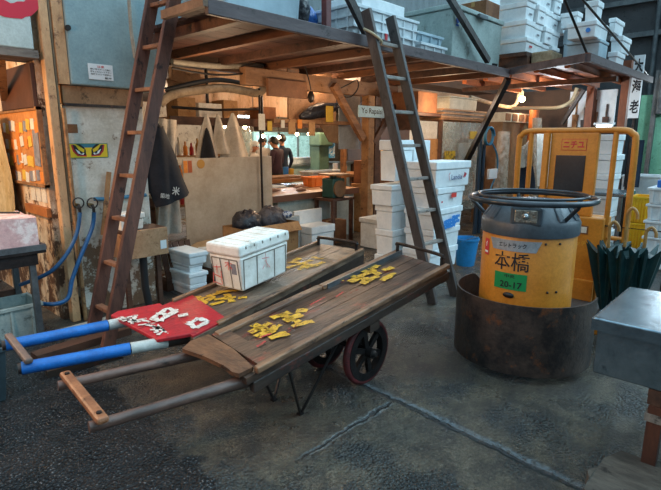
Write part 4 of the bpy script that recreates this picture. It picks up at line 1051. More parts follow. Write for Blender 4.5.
single('gas_pipe', 'black drain pipe standing below the plywood shelf', 'pipe', MB().tube([(2.12, 4.36, .54), (2.12, 4.36, .25), (2.14, 4.34, .02)], .035, n=12), M('drain_black', '232629', rough=.4, bump=0), smooth=60)
# conduit and dark cloths between cabinet and platform
single('corner_pipe', 'pale conduit running down the right edge of the grey cabinet', 'pipe', MB().tube([Y(129, 0, 4.5), Y(131, 30, 4.5), Y(135, 58, 4.5)], .016, n=8), pvc, smooth=60)
for i, (px, m_) in enumerate(((139, M('tarpaulin_blue', '274a63', '1d3547', scale=5, rough=.7, bump=.3)), (144, cloth_dk))):
    p = Y(px, -12, 4.62+.1*i)
    single('rolled_tarpaulin', ('blue', 'dark')[i]+' rolled tarpaulin hanging beside the grey cabinet', 'tarpaulin', MB().tube([p, p+Vector((.03, 0, -.3)), p+Vector((-.01, 0, -.55)), p+Vector((.0, 0, -.72+.1*i))], [.05, .06, .05, .02], n=10, smooth=3), m_, smooth=60)
rl = T('hanging_jacket', 'black work jacket with white characters on its hem hanging behind the ladder', 'jacket', Y(170, 205, 4.7))
jk = []
JL = [(150, 128), (148, 160), (150, 185), (158, 206)]; JR = [(158, 128), (170, 155), (178, 178), (186, 194)]
def jf(u, v):
    k = v*3; i = min(2, int(k)); f = k-i
    l = JL[i][0]+(JL[i+1][0]-JL[i][0])*f, JL[i][1]+(JL[i+1][1]-JL[i][1])*f
    r = JR[i][0]+(JR[i+1][0]-JR[i][0])*f, JR[i][1]+(JR[i+1][1]-JR[i][1])*f
    q = Y(l[0]+(r[0]-l[0])*u, l[1]+(r[1]-l[1])*u, 4.68)
    return (q.x, 4.68-.06*sin(pi*u)+.025*sin(u*11+v*3)*v, q.z)
rl.part('cloth', MB().grid(jf, 16, 14, .05), cloth_dk, smooth=60)
jp = lambda px, py: (lambda q: Vector((q.x, 4.56, q.z)))(Y(px, py, 4.56))
km = MB()
text_on(km, '米', jp(176, 191), (.97, 0, -.2), (.2, 0, .97), .1, .02, fit=(.085, .085))
text_on(km, '築地', jp(165, 196), (.97, 0, -.2), (.2, 0, .97), .1, .01, fit=(.10, .05))
rl.part('hem_lettering', km, M('thread_white', 'c9c5bd', rough=.8, bump=0))
rl.part('collar', MB().tube([Y(150, 126, 4.66), Y(154, 122, 4.62), Y(159, 127, 4.66)], .02, smooth=3), cloth_dk)
single('jacket_hook', 'steel hook rail the black jacket hangs from', 'hook', MB().tube([Y(154, 122, 4.68), Y(154, 112, 4.68), Y(156, 96, 4.9)], .008), iron)
def cf(l0, r0, l1, r1, y, amp, wob=5):
    def f(u, v):
        l = Vector(l0).lerp(Vector(l1), v); r = Vector(r0).lerp(Vector(r1), v); p = l.lerp(r, u); q = Y(p.x, p.y, y)
        return (q.x, y+amp*sin(u*wob*2+v*2)*(.3+.7*v), q.z)
    return f
single('hanging_rag', 'pale grey cloth hanging below the black jacket', 'cloth', MB().grid(cf((158, 200), (178, 200), (159, 236), (183, 232), 4.78, .035, 6), 14, 8, .01), cloth_gy, smooth=60)
single('overall', 'grey waterproof overall hanging behind the black jacket', 'clothing', MB().grid(cf((156, 118), (176, 120), (160, 176), (178, 176), 4.9, .04, 7), 12, 10, .015), cloth_gy, smooth=60)
# the four white boxes left of the carts
bq = Z(192, 297); bx1 = Y(206, 290, bq.y).x; by1 = X(166, 290, bq.x).y
bxs = [(bq.x-.02, bx1+.02, bq.y, by1+.03, 0, .125), (bq.x-.03, bx1+.03, bq.y-.02, by1, .127, .25), (bq.x+.0, bx1, bq.y+.02, by1-.02, .252, .335), (bq.x-.02, bx1+.04, bq.y-.02, by1+.0, .337, .465)]
lb = ['flat white foam box at the bottom of the small stack beside the far cart', 'white foam box second from the bottom of the small stack beside the far cart', 'narrower white foam box third up in the small stack beside the far cart', 'white foam box on top of the small stack beside the far cart']
for q, l in zip(bxs, lb): foam_box(l, *q, 'small stack of foam boxes beside the far cart', foam, .35)
# ------------------------------------------------------------------ on the storage platform
PZ = 2.562
lb_ = T('lidded_bin', 'large pale blue moulded bin at the near end of the platform', 'bin', (2.85, 3.7, PZ))
lb_.part('body', MB().box(2.42, 3.26, 3.36, 3.98, PZ, 3.02, .03), plastic_b, bevel=.03)
nt_ = MB()
for i in range(4): nt_.box(2.50+.2*i, 2.62+.2*i, 3.374, 3.392, PZ+.035, PZ+.06)
lb_.part('hand_grips', nt_, iron)
lb_.part('lid', MB().box(2.39, 3.29, 3.33, 4.01, 3.025, 3.12), plastic_b, bevel=.02)
single('plank_end', 'pale upright plank behind the near platform corner', 'plank', MB().box(2.24, 2.29, 3.26, 3.42, PZ, 3.3), timber_x)
bagm = M('blue_bag_film', '1f5fae', '174a8c', scale=6, rough=.35, bump=.8, bscale=12, bdist=.04)
single('blue_bag', 'crumpled blue plastic bag beside the strut on the platform', 'bag', MB().sphere((3.75, 3.95, PZ+.2), .22, (.9, 1, .9), 16).rough(.02, 3), bagm, smooth=60)
single('black_sack', 'black sack standing between the pale bin and the blue bag', 'bag', MB().sphere((3.47, 3.75, PZ+.24), .2, (.75, 1, 1.2), 16).rough(.018, 5), black_bag, smooth=60)
wc_ = bin_('ribbed_crate', 'white ribbed plastic crate behind the tall ladder top on the platform', 'crate', 3.86, 4.95, 3.30, 4.05, PZ, 2.87, plastic_w, ribs=6)
wr = MB()
for z in (2.66, 2.755): wr.box(3.85, 4.96, 3.293, 3.312, z, z+.014).box(3.853, 3.872, 3.3, 4.05, z, z+.014)
wc_.part('bands', wr, plastic_w)
single('red_tab', 'small red tab hooked on the white ribbed crate', 'tag', MB().box(4.34, 4.38, 3.285, 3.292, 2.60, 2.66), red_ink)
foam_box('clean white foam box standing in the ribbed crate', 4.12, 4.86, 3.42, 3.95, 2.578, 3.02, None, foam, .3)
bin_('flat_tray', 'white ribbed tray beside the big grey tank', 'tray', 5.05, 5.6, 3.32, 3.9, PZ, 2.68, plastic_w, ribs=3)
bin_('flat_tray', 'pale tray stacked behind the leaning angle brace', 'tray', 5.04, 5.58, 3.36, 3.94, 2.684, 2.80, plastic_b, ribs=3)
gt = T('insulated_tank', 'big weathered grey-white insulated tank at the far end of the platform', 'tank', (6.5, 3.8, PZ))
gt.part('body', MB().box(5.70, 7.02, 3.30, 4.32, PZ, 3.14, .01), conc_box, bevel=.012)
gt.part('rim', MB().box(5.68, 7.04, 3.28, 4.34, 3.145, 3.20), conc_box, bevel=.01)
gt.part('clip', MB().box(6.25, 6.48, 3.24, 3.279, 3.12, 3.17), steel_dk, bevel=.006)
gt.part('badge', MB().cyl((5.80, 3.302, 3.02), (5.80, 3.296, 3.02), .035, n=20), M('badge_blue', '2b5db0', rough=.5, bump=0), label='round blue badge')
gt.part('badge_strip', MB().box(5.765, 5.835, 3.296, 3.302, 2.955, 2.975), M('badge_blue', '2b5db0'))
gt.part('vent', MB().box(6.8, 6.93, 3.292, 3.305, PZ+.02, PZ+.07), black)
carton('brown carton on top of the big grey tank', 6.55, 6.95, 3.32, 3.70, 3.205, 3.40, kraft)
# stacked cartons of white foam behind the tank, on a brown pallet
pl_ = T('pallet', 'brown wooden pallet under the white stacks behind the tank', 'pallet', (7.75, 3.25, 2.594))
pl_.part('top_deck', MB().box(7.14, 8.45, 2.98, 3.5, 2.74, 2.79), timber_dk)
for x in (7.22, 7.8, 8.38): pl_.part('bearer', MB().box(x-.05, x+.05, 2.98, 3.5, 2.594, 2.74), timber_dk)
names = ('bottom', 'second', 'third', 'topmost')
def stack_row(r, where, z0, z1, x0, x1, w_, yf, yb):
    m_ = int(round((x1-x0)/w_)); wdt = (x1-x0)/m_
    for i in range(m_):
        a = x0+wdt*i; yy = yf+.02*((i*7+r) % 3)
        t = foam_box('white foam box in the %s row %s' % (names[r], where), a+.004, a+wdt-.004, yy, yb, z0, z1, 'foam boxes in the %s row %s' % (names[r], where), foam, .3)
        if (i+r) % 3 != 1:
            cx = a+wdt/2; mk = MB()
            mk.raw([(cx-.05, yy+.004, z0+.07), (cx+.05, yy+.004, z0+.07), (cx+.05, yy+.003, z0+.095), (cx-.05, yy+.003, z0+.095)], [(0, 1, 2, 3)])
            t.part('printed_mark', mk, red_ink if (i+r) % 4 == 0 else paper_g)
ws = 'on the brown pallet past the tank'
for r, (z0, z1, x0, x1) in enumerate(((2.792, 2.99, 7.16, 8.44), (2.994, 3.22, 7.16, 8.46), (3.224, 3.46, 7.18, 8.74), (3.464, 3.70, 7.18, 8.4))): stack_row(r, ws, z0, z1, x0, x1, .32, 3.0, 3.46)
wt = 'behind the grey tank'
for r, (z0, z1) in enumerate(((2.594, 2.95), (2.954, 3.31), (3.314, 3.62), (3.624, 3.95))): stack_row(r, wt, z0, z1, 7.24, 8.5, .42, 3.75, 4.3)
# load of the wedge platform: front-left corner, right end and rear-left end of each box as surveyed
sb = 2.592
def sbox(label, pc, py0, pr_, pl, z0, shift=None, mat=None, lid=.3, zt=None):
    c_ = Z(pc[0], pc[1], z0) if shift is None else Y(pc[0], pc[1], shift)
    x1 = Y(pr_, pc[1]-8, c_.y).x; y1 = X(pl, pc[1]-8, c_.x).y; z1 = Y(pc[0], py0, c_.y).z if zt is None else zt
    return foam_box(label, c_.x, x1, c_.y, y1, z0, z1, None, mat or foam, lid), c_, z1
t1, c1, z1_ = sbox('big pale blue tub at the apex of the wedge platform', (598, 65), 37, 608, 565, sb, None, plastic_b, .12)
t2, c2, z2_ = sbox('wide white foam box with blue mark on the pale blue tub of the wedge platform', (595, 40), 18, 609, 566, z1_+.003, c1.y+.01)
m2 = X(588, 30, c2.x-.001); t2.part('blue_mark', MB().cyl((c2.x-.002, m2.y, m2.z), (c2.x+.004, m2.y, m2.z), .03, n=12), sticker_b)
t3, c3, z3_ = sbox('white foam box crowning the stack on the wedge platform', (597, 17), -2, 604, 584, z2_+.003, c2.y+.02)
t4, c4, z4_ = sbox('white foam box at platform level beyond the pale blue tub', (616, 69), 50, 625, 607, sb, 2.12)
t5, c5, z5_ = sbox('white foam box jutting out second in the outer wedge platform stack', (622, 50), 34, 632, 610, z4_+.003, c4.y-.02)
t6, c6, z6_ = sbox('white foam box on top of the outer stack on the wedge platform', (615, 34), 16, 625, 608, z5_+.003, c4.y+.02)
t7, c7, z7_ = sbox('pale blue tub standing behind the pale blue apex tub', (578, 60), 27, 584, 562, sb, 2.75, plastic_b)
t8, c8, z8_ = sbox('white foam box standing on the rear pale blue tub of the wedge platform', (577, 26), 10, 583, 560, z7_+.003, c7.y)
sbale = Z(552, 66, sb)
single('straw_bale', 'low block of bound straw on the wedge platform beside the pole', 'bale', MB().box(sbale.x-.05, sbale.x+.38, sbale.y, sbale.y+.28, sb, sb+.2).rough(.008, 2), straw, bevel=.02)
single('brown_board', 'brown board standing behind the pole on the wedge platform', 'board', MB().box(8.7, 9.5, 3.62, 3.65, sb, 3.15), board_br)
# ------------------------------------------------------------------ things at the stall front
def ybox(px0, px1, py0, py1, y):
    """x0, x1, z0, z1 of a front face seen at depth y."""
    m_ = (py0+py1)/2; mx_ = (px0+px1)/2
    return Y(px0, m_, y).x, Y(px1, m_, y).x, Y(mx_, py1, y).z, Y(mx_, py0, y).z
# foam stacks beside the tall ladder
FS = 'foam boxes stacked beside the tall grey-brown ladder'
z = [0, .155, .40, .63, .86, 1.09]
st_l = ['low white foam box at the foot of the stack behind the tall ladder', 'white foam box second up behind the tall ladder', 'plain white foam box third up beside the blue bucket', 'white foam box with blue wave print beside the blue bucket', 'white foam box with red label below the topmost box', 'topmost tilted white foam box with blue script and red fish mark']
dims = [(4.72, 5.06, 2.86, 3.2), (4.66, 5.25, 2.84, 3.22), (4.68, 5.27, 2.83, 3.22), (4.66, 5.30, 2.82, 3.22), (4.70, 5.32, 2.82, 3.2), (4.66, 5.38, 2.80, 3.2)]
tops = z[1:]+[1.37]
for i in range(6):
    t = foam_box(st_l[i], *dims[i], z[i]+.002, tops[i], FS, foam, .3 if i else .5, rz=(.02, -.02, .01, .02, .03, -.03)[i])
    t_inv = t
    y = dims[i][2]; cx = (dims[i][0]+dims[i][1])/2
    if i == 3:
        mb = MB(); bl = M('wave_blue', '2f86d6', rough=.6, bump=0)
        strokes(mb, [(-.2, -.03, .2, -.01), (-.16, .01, .16, .02), (-.22, -.055, .1, -.05), (.02, .045, .2, .05)], (cx+.02, y-.004, .70), (1, 0, 0), (0, 0, 1), .04, 3, (0, -.01, 0)); t.part('wave_print', mb, bl)
    if i == 4:
        t.part('red_label', MB().raw([(cx-.03, y-.011, .97), (cx+.09, y-.011, .97), (cx+.09, y-.011, 1.02), (cx-.03, y-.011, 1.02)], [(0, 1, 2, 3)]), M('label_red', 'd93a2e', rough=.6, bump=0))
        t.part('small_print', MB().raw([(cx-.25, y-.011, .93), (cx-.22, y-.011, .93), (cx-.22, y-.011, .95), (cx-.25, y-.011, .95)], [(0, 1, 2, 3)]), red_ink)
    if i == 5:
        t.part('script_lettering', text_on(MB(), 'Landia', (cx+.03, y-.014, 1.20), (1, 0, 0), (0, 0, 1), .06, .012, fit=(.22, .055)), ink_blue)
        mb = MB(); strokes(mb, [(0, -.02, .02, .04), (.02, -.01, .05, .03)], (cx+.18, y-.012, 1.205), (1, 0, 0), (0, 0, 1), .03, 6, (0, -.003, 0)); t.part('fish_mark', mb, M('mark_crimson', 'b02a3a', rough=.6, bump=0))
        mb = MB(); strokes(mb, [(0, -.03, -.015, .03), (-.015, .03, .01, .05)], (cx-.12, y-.012, 1.20), (1, 0, 0), (0, 0, 1), .01, 7, (0, -.003, 0)); t.part('pink_mark', mb, red_ink)
bk = 'tall foam boxes standing behind the grey-brown ladder'
zz = [0, .30, .60, .88, 1.15]; zt_ = [.298, .598, .878, 1.11, 1.36]
bl_ = ['big white foam box on the ground behind the grey-brown ladder', 'big white foam box second up behind the grey-brown ladder', 'big white foam box third up behind the grey-brown ladder', 'wide white foam lid box jutting out over the stack behind the ladder', 'tall white foam bin on top behind the grey-brown ladder']
bd = [(4.52, 4.90, 3.26, 3.52), (4.53, 4.90, 3.26, 3.52), (4.52, 4.90, 3.27, 3.52), (4.46, 4.905, 3.25, 3.55), (4.55, 4.90, 3.26, 3.5)]
for i in range(5): foam_box(bl_[i], *bd[i], zz[i], zt_[i] if i < 4 else 1.60, bk, foam, .25, rz=(.03, -.02, 0, .03, 0)[i])
foam_box('tall white foam bin standing behind the topmost tilted box', 4.95, 5.3, 3.3, 3.6, 0, 1.60, None, foam, .2)
# blue bucket
bu = Vector((5.86, 3.05, 0)); bp = T('bucket', 'bright blue plastic bucket on the wet ground beside the foam stack', 'bucket', bu)
bp.part('body', MB().lathe([(.115, 0), (.155, .33), (.165, .335), (.165, .36), (.150, .36), (.145, .335), (.108, .02), (.0, .02)], bu, n=32, cap=False).lathe([(.0, 0), (.115, 0)], bu, n=32, cap=False), bucket_bl, smooth=40)
bp.part('handle', MB().tube([bu+Vector((.16*cos(a), .16*sin(a)*.9, .33-.06*sin(a*1.0))) for a in [pi*1.0+pi*k/12 for k in range(13)]], .005, n=6), steel_dk)
# box with brown tape flap, white box, boards
x0, x1, z0, z1 = ybox(375, 399, 222, 254, 4.5)
t = T('fish_box', 'grey-white box with red label and brown cardboard leaning on it by the timber post', 'box', ((x0+x1)/2, 4.7, 0))
t.part('body', MB().box(x0+.02, x1-.03, 4.42, 4.8, 0, .38), foam_dirty, bevel=.01)
t.part('lid', MB().box(x0, x1-.01, 4.40, 4.82, .384, .45), foam_dirty, bevel=.01)
t.part('red_label', MB().raw([(x0+.30, 4.417, .22), (x0+.46, 4.417, .22), (x0+.46, 4.417, .28), (x0+.30, 4.417, .28)], [(0, 1, 2, 3)]), M('label_red', 'd93a2e'))
single('cardboard_sheet', 'brown cardboard sheet leaning on the grey-white box', 'cardboard', MB().slab([(x1-.12, 4.27, 0), (x1+.16, 4.27, 0), (x1+.16, 4.385, .44), (x1-.10, 4.385, .45)], (0, -.012, 0)), card)
foam_box('clean white foam box in front of the leaning foam boards', 5.02, 5.52, 5.05, 5.4, 0, .36, None, foam, .3)
single('foam_board', 'white foam board leaning upright behind the clean white foam box', 'board', MB().box(5.02, 5.62, 5.42, 5.46, 0, .56), foam, bevel=.01)
single('foam_board', 'ragged grey-white foam board standing on edge beside the cardboard box', 'board', MB().box(4.66, 4.98, 5.25, 5.31, 0, .52).rough(.008, 3), M('foam_grey', 'b3bfc2', '97a4a8', scale=6, rough=.8, bump=.3), bevel=.008)
# open cardboard box full of black bags behind the foam chest
ob = carton('open cardboard box stuffed with black bags behind the foam chest', 3.42, 4.28, 4.55, 4.95, .0, .60, card, open_=True)
for (x, y, r, m_, l) in ((3.64, 4.76, .185, black_bag, 'black plastic bag bulging from the open cardboard box, nearest the screen corner'), (4.02, 4.77, .2, M('grey_black_bag', '3d3c42', '57555a', scale=6, rough=.35, bump=.8, bscale=14, bdist=.04), 'grey-black plastic bag heaped highest in the open cardboard box')):
    single('plastic_bag', l, 'bag', MB().sphere((x, y, .62), r, (1.05, .85, .9), 18).rough(.02, int(x*10)), m_, smooth=70)
single('patterned_bundle', 'small blue and white patterned bundle tucked beside the black bags', 'bundle', MB().sphere((4.19, 4.66, .68), .07, (1.2, .8, .7), 14), M('pattern_blue', 'c4ccd4', '2f4f7d', scale=20, lo=.48, hi=.52, rough=.7, bump=.2), smooth=60)
# screen and its neighbours
ac = T('hanging_screen', 'smoky translucent plastic screen with two stickers across the stall opening', 'screen', (3.85, 5.32, .36))
x0, x1 = Y(184, 190, 5.32).x, Y(272, 190, 5.32).x
ac.part('sheet', MB().box(x0, x1, 5.315, 5.325, .0, 1.385), haze_pl)
for i, (px, m_) in enumerate(((185.5, paper_o), (190, M('sticker_brown', 'a5552e', rough=.7, bump=0)))):
    q = Y(px, 165, 5.31); ac.part('sticker', MB().box(q.x-.026, q.x+.026, 5.310, 5.3148, 1.22, 1.36), m_)
q = Y(201, 164, 5.31); ac.part('amber_stain', MB().cyl((q.x, 5.314, q.z), (q.x, 5.311, q.z), .055, n=16), bottle_am)
single('screen_post', 'slim dark post in front of the translucent screen', 'post', MB().cyl((4.30, 5.27, 0), (4.30, 5.27, 2.25), .015, n=8), iron)
single('paper_sack', 'pale brown paper sack lying below the translucent screen', 'sack', MB().sphere((3.28, 5.0, .31), .3, (1.2, .7, .42), 18).rough(.008, 3), M('sack_paper', 'c1a27a', 'a58660', scale=6, rough=.8, bump=.4), smooth=70)
foam_box('low dirty foam tray with red label beside the open cardboard box', 3.05, 3.42, 4.62, 4.95, .18, .40, None, foam_dirty, .3)
rk = T('slatted_crate', 'dark slatted wooden crate behind the small foam stack', 'crate', (2.98, 4.95, 0))
rk.part('base', MB().box(2.58, 2.96, 4.80, 5.1, 0, .12), timber_dk)
for i in range(5):
    rk.part('slat', MB().bar((2.62+.075*i, 4.82, .12), (2.58+.075*i, 4.86, .52), .06, .02, (0, 1, 0)), timber_dk)
single('black_tub', 'black tub between the small foam stack and the open cardboard box', 'tub', MB().box(2.95, 3.38, 4.42, 4.52, 0, .3, .01), black, bevel=.01)
single('low_bench', 'low dark bench carrying the dirty foam tray', 'bench', MB().box(3.04, 3.41, 4.6, 4.97, 0, .176), timber_dk)
single('sack_bench', 'dark low bench under the paper sack', 'bench', MB().box(3.02, 3.41, 5.0, 5.25, 0, .182), timber_dk)
# counter with boards
ct = T('fish_counter', 'steel fish counter with pale front and brown worktop', 'counter', (5.6, 5.9, 0))
ct.part('front_panel', MB().box(4.86, 6.6, 5.60, 5.66, 0, .70), M('counter_front', 'b5bfba', '97a39e', scale=3, rough=.5, bump=.05), label='pale grey front panel')
ct.part('body', MB().box(4.86, 6.6, 5.66, 6.9, 0, .70), counter_s)
ct.part('worktop', MB().box(4.5, 6.65, 5.54, 6.95, .705, .80), fishboard, bevel=.006, label='brown wooden worktop')
ct.part('edge_strip', MB().box(4.5, 6.65, 5.525, 5.538, .705, .80), M('edge_brown', '6a4632', rough=.6, bump=.1))
ct.part('leg', MB().box(4.55, 4.6, 5.6, 5.66, 0, .70), counter_s)
ds = T('cutting_table', 'long wooden cutting table behind the steel fish counter', 'table', (7.2, 7.4, 0))
ds.part('table_top', MB().box(5.4, 9.0, 7.05, 7.75, .82, .88), M('table_orange', 'c08a56', 'a06a3c', scale=4, rough=.5, bump=.1))
for x in (5.5, 7, 8.9):
    for y in (7.1, 7.7): ds.part('leg', MB().box(x-.04, x+.04, y-.04, y+.04, 0, .82), counter_s)
for i, (x, y, L) in enumerate(((4.75, 5.75, .28), (5.1, 5.95, .34), (5.45, 5.7, .24), (5.8, 6.1, .3), (6.05, 5.75, .26))):
    f = T('fish', ('small dark fish at the near end of the brown worktop', 'longer dark fish lying second on the brown worktop', 'short fish in the middle of the brown worktop', 'fish lying toward the far side of the brown worktop', 'fish at the end of the brown worktop by the green scale')[i], 'fish', (x, y, .8), 'fish on the counter')
    pts = [(x-L/2, y, .83), (x-L/4, y+.01, .835), (x, y+.015, .837), (x+L/4, y+.01, .83), (x+L*.42, y, .822)]
    f.part('body', MB().tube(pts, [.008, .032, .036, .024, .007], n=10, smooth=0), fish_mat, smooth=60)
    f.part('tail', MB().slab([(x+L*.4, y, .82), (x+L*.55, y+.03, .82), (x+L*.55, y-.03, .82)], (0, 0, .005)), fish_mat)
a, b, z0, z1 = ybox(312, 328, 170, 180, 6.1)
bin_('orange_tray', 'bright orange plastic tray on the brown worktop', 'tray', a, b, 6.1, 6.35, .803, .803+(z1-z0), orange_pl, ribs=2)
bin_('white_tray', 'white plastic tray on the cutting table', 'tray', 7.2, 8.2, 7.2, 7.6, .882, .97, plastic_w, ribs=3)
single('cutting_slab', 'pale cutting slab lying on the cutting table', 'board', MB().box(6.0, 6.9, 7.15, 7.6, .882, .92), fishboard, bevel=.006)
# spring scale on its stand
sc_ = T('dial_scale', 'green spring scale with round brown dial beside the timber post', 'scale', Y(342, 205, 5.25))
q = Y(339, 190, 5.2); zb_ = .72
xs = q.x
sc_.part('body', MB().box(xs-.13, xs+.14, 5.2, 5.45, zb_, zb_+.30, .0), green_sc, bevel=.02)
sc_.part('dial', MB().cyl((xs, 5.2, zb_+.14), (xs, 5.17, zb_+.14), .13, n=28), M('dial_brown', '8b6a4c', '74563c', scale=6, rough=.5, bump=0), label='round brown dial')
sc_.part('pan', MB().box(xs-.16, xs+.2, 5.15, 5.5, zb_+.345, zb_+.37), fishboard)
sc_.part('pan_stem', MB().box(xs-.03, xs+.03, 5.28, 5.36, zb_+.30, zb_+.345), green_sc)
ss = T('scale_stand', 'dark wooden stand under the green dial scale', 'stand', (xs, 5.35, 0))
ss.part('top', MB().box(xs-.22, xs+.28, 5.12, 5.55, .68, .718), timber_dk)
for x in (xs-.18, xs+.24):
    for y in (5.16, 5.51): ss.part('leg', MB().box(x-.025, x+.025, y-.025, y+.025, 0, .68), timber_dk)
carton('brown carton stored under the dial scale stand', xs-.12, xs+.18, 5.2, 5.48, 0, .36, kraft)

# ------------------------------------------------------------------ hanging things and pipes inside
single('lagged_pipe', 'thick lagged pipe with a sagging bend running under the platform joists', 'pipe', MB().tube([Y(160, 104, 5.6), Y(172, 95, 5.55), Y(200, 90, 5.45), Y(225, 88, 5.4), Y(245, 91, 5.35), Y(258, 93, 5.3), Y(265, 86, 5.28), Y(267, 74, 5.26)], .052, n=12, smooth=4), duct, smooth=60)
single('black_pipe', 'black pipe riding on top of the lagged pipe', 'pipe', MB().tube([Y(165, 90, 5.6), Y(200, 82, 5.42), Y(222, 80, 5.37), Y(250, 84, 5.3), Y(259, 78, 5.2), Y(262, 69, 5.16)], .028, n=8, smooth=4), wire, smooth=60)
single('ceiling_pipe', 'pale pipe running straight under the platform from the ladder to the beam', 'pipe', MB().tube([Y(172, 62, 5.12), Y(215, 66, 5.12), Y(262, 66, 5.12)], .035, n=10), pvc, smooth=60)
single('dark_cable', 'dark cable sagging beside the ceiling pipe', 'cable', MB().tube([Y(172, 68, 5.04), Y(200, 73, 5.04), Y(225, 75, 5.04), Y(258, 72, 5.04)], .012, n=6, smooth=4), wire)
single('cloth_rail', 'dark rail the vinyl aprons hang from', 'rail', MB().tube([Y(172, 107, 6.1), Y(215, 110, 6.1), Y(262, 109, 6.1)], .018, n=8), iron)
def cone_apron(label, pxt, pyt, l, r, pyb, y, mat):
    tp = Vector((pxt, pyt))
    def f(u, v):
        w = .06+.94*v**.8
        px = pxt+((l-pxt)+(r-l)*u)*w; q = Y(px, pyt+(pyb-pyt)*v, y)
        return (q.x, y-.10*sin(pi*u)*v+.03*sin(u*9)*v, q.z)
    return single('hanging_apron', label, 'apron', MB().grid(f, 16, 10, .015), mat, 'aprons hung on the rail', smooth=60)
cone_apron('pale vinyl apron hanging nearest the black jacket', 206, 114, 195, 218, 158, 5.9, cloth_cr)
cone_apron('dark cloth hanging over the pale vinyl aprons', 206, 128, 200, 216, 160, 5.75, cloth_dk)
cone_apron('pale vinyl apron in the middle with folded edge', 217, 114, 211, 230, 154, 5.95, cloth_cr)
cone_apron('wide pale vinyl apron hanging nearest the post', 232, 113, 219, 249, 160, 6.0, cloth_cr)
for i, (px0, px1, pyb) in enumerate(((170, 205, 104), (206, 252, 110), (253, 300, 112))):
    a = Y(px0, 90, 6.55).x; b = Y(px1, 90, 6.55).x
    single('translucent_panel', 'peach translucent wall panel high in the stall, '+('nearest the ladder', 'above the aprons', 'behind the lagged pipe bend')[i], 'panel', MB().box(a, b, 6.55, 6.57, 1.98, 2.595), panel_pc)
uf = T('upper_shelf', 'long shelf of dark planks high in the stall above the aprons', 'shelf', (5.2, 6.4, 1.9))
uf.part('shelf_board', MB().box(3.5, 7.4, 6.15, 6.54, 1.86, 1.90), timber)
uf.part('front_lip', MB().box(3.5, 7.4, 6.13, 6.15, 1.80, 1.91), timber_dk)
for x in (3.6, 5.2, 6.8): uf.part('bracket', MB().box(x-.03, x+.03, 6.2, 6.5, 1.74, 1.86), timber_dk)
for i, (px0, px1, h, m_) in enumerate(((178, 196, .26, card), (199, 222, .2, foam_dirty), (224, 238, .26, card), (262, 276, .2, kraft))):
    a = Y(px0, 112, 6.2).x; b = Y(px1, 112, 6.2).x
    carton(('carton on the upper shelf nearest the ladder', 'pale box on the upper shelf above the aprons', 'upright carton on the upper shelf beside the pale box', 'darker carton on the upper shelf past the lagged pipe bend')[i], a, b, 6.2, 6.5, 1.903, 1.903+h, m_)
for i, (a0, a1, y, z) in enumerate((((172, 74), (205, 84), 6.0, 0), ((168, 84), (200, 78), 6.1, 0))):
    single('stored_plank', ('plank stored under the joists, the lower of two crossing ones', 'plank stored under the joists, the upper of two crossing ones')[i], 'plank', MB().bar(Y(*a0, y), Y(*a1, y), .14, .03, (0, 1, 0)), plywood)
# boards by the beam
a, b, z0, z1 = ybox(270, 309, 80, 97, 4.9)
single('hung_board', 'dark brown board hung flat on the header beam', 'board', MB().box(a, b, 4.93, 4.975, z0, z1), board_br, bevel=.004)
a, b, z0, z1 = ybox(310, 337, 84, 122, 5.3)
single('hanging_plywood', 'yellow-brown plywood sheet behind the header beam', 'panel', MB().box(a-.4, b, 5.32, 5.35, z0, 2.59), plywood)
a, b, z0, z1 = ybox(268, 345, 117, 124, 5.2)
single('header_shelf', 'brown shelf plank below the header beam', 'shelf', MB().box(a, b, 5.08, 5.30, z0, z0+.05), timber)
bgx = Y(322, 110, 5.2)
single('bag', 'lumpy black bag lying on the shelf below the beam', 'bag', MB().tube([Y(300, 117, 5.18), Y(310, 113, 5.18), Y(322, 110, 5.18), Y(336, 107, 5.18)], [.03, .09, .11, .06], n=12, smooth=0).rough(.012, 4), black_bag, smooth=70)
single('hanging_lamp', 'dark lamp holder hanging on its wire below the beam', 'lamp', MB().tube([Y(305, 66, 4.9), Y(309, 80, 4.9), Y(311, 90, 4.9)], .008).sphere(Y(311, 97, 4.9), .06, (.8, .8, 1.3)), iron)
single('paper_tag', 'yellow handwritten tag hanging at the diagonal brace', 'tag', MB().box(*ybox(326, 333, 106, 122, 5.06)[:2], 5.055, 5.062, *ybox(326, 333, 106, 122, 5.06)[2:]), paper_y)
a, b, z0, z1 = ybox(339, 360, 86, 149, 5.2)
single('hung_sheet', 'grey-white plastic sheet hanging behind the left diagonal brace', 'sheet', MB().box(a, b, 5.2, 5.212, z0, z1), M('sheet_grey', 'a9b2b6', '8f999e', scale=4, rough=.4, bump=.1))
a, b, z0, z1 = ybox(318, 341, 122, 145, 5.5)
single('brown_flap', 'tilted grey-brown flap hanging under the header shelf', 'flap', MB().slab([(a, 5.5, z1), (b, 5.5, z1), (b+.05, 5.5, z0), (a+.25, 5.5, z0+.05)], (0, .01, 0)), M('flap_brown', '8d7257', '75593f', scale=4, rough=.6, bump=.1))
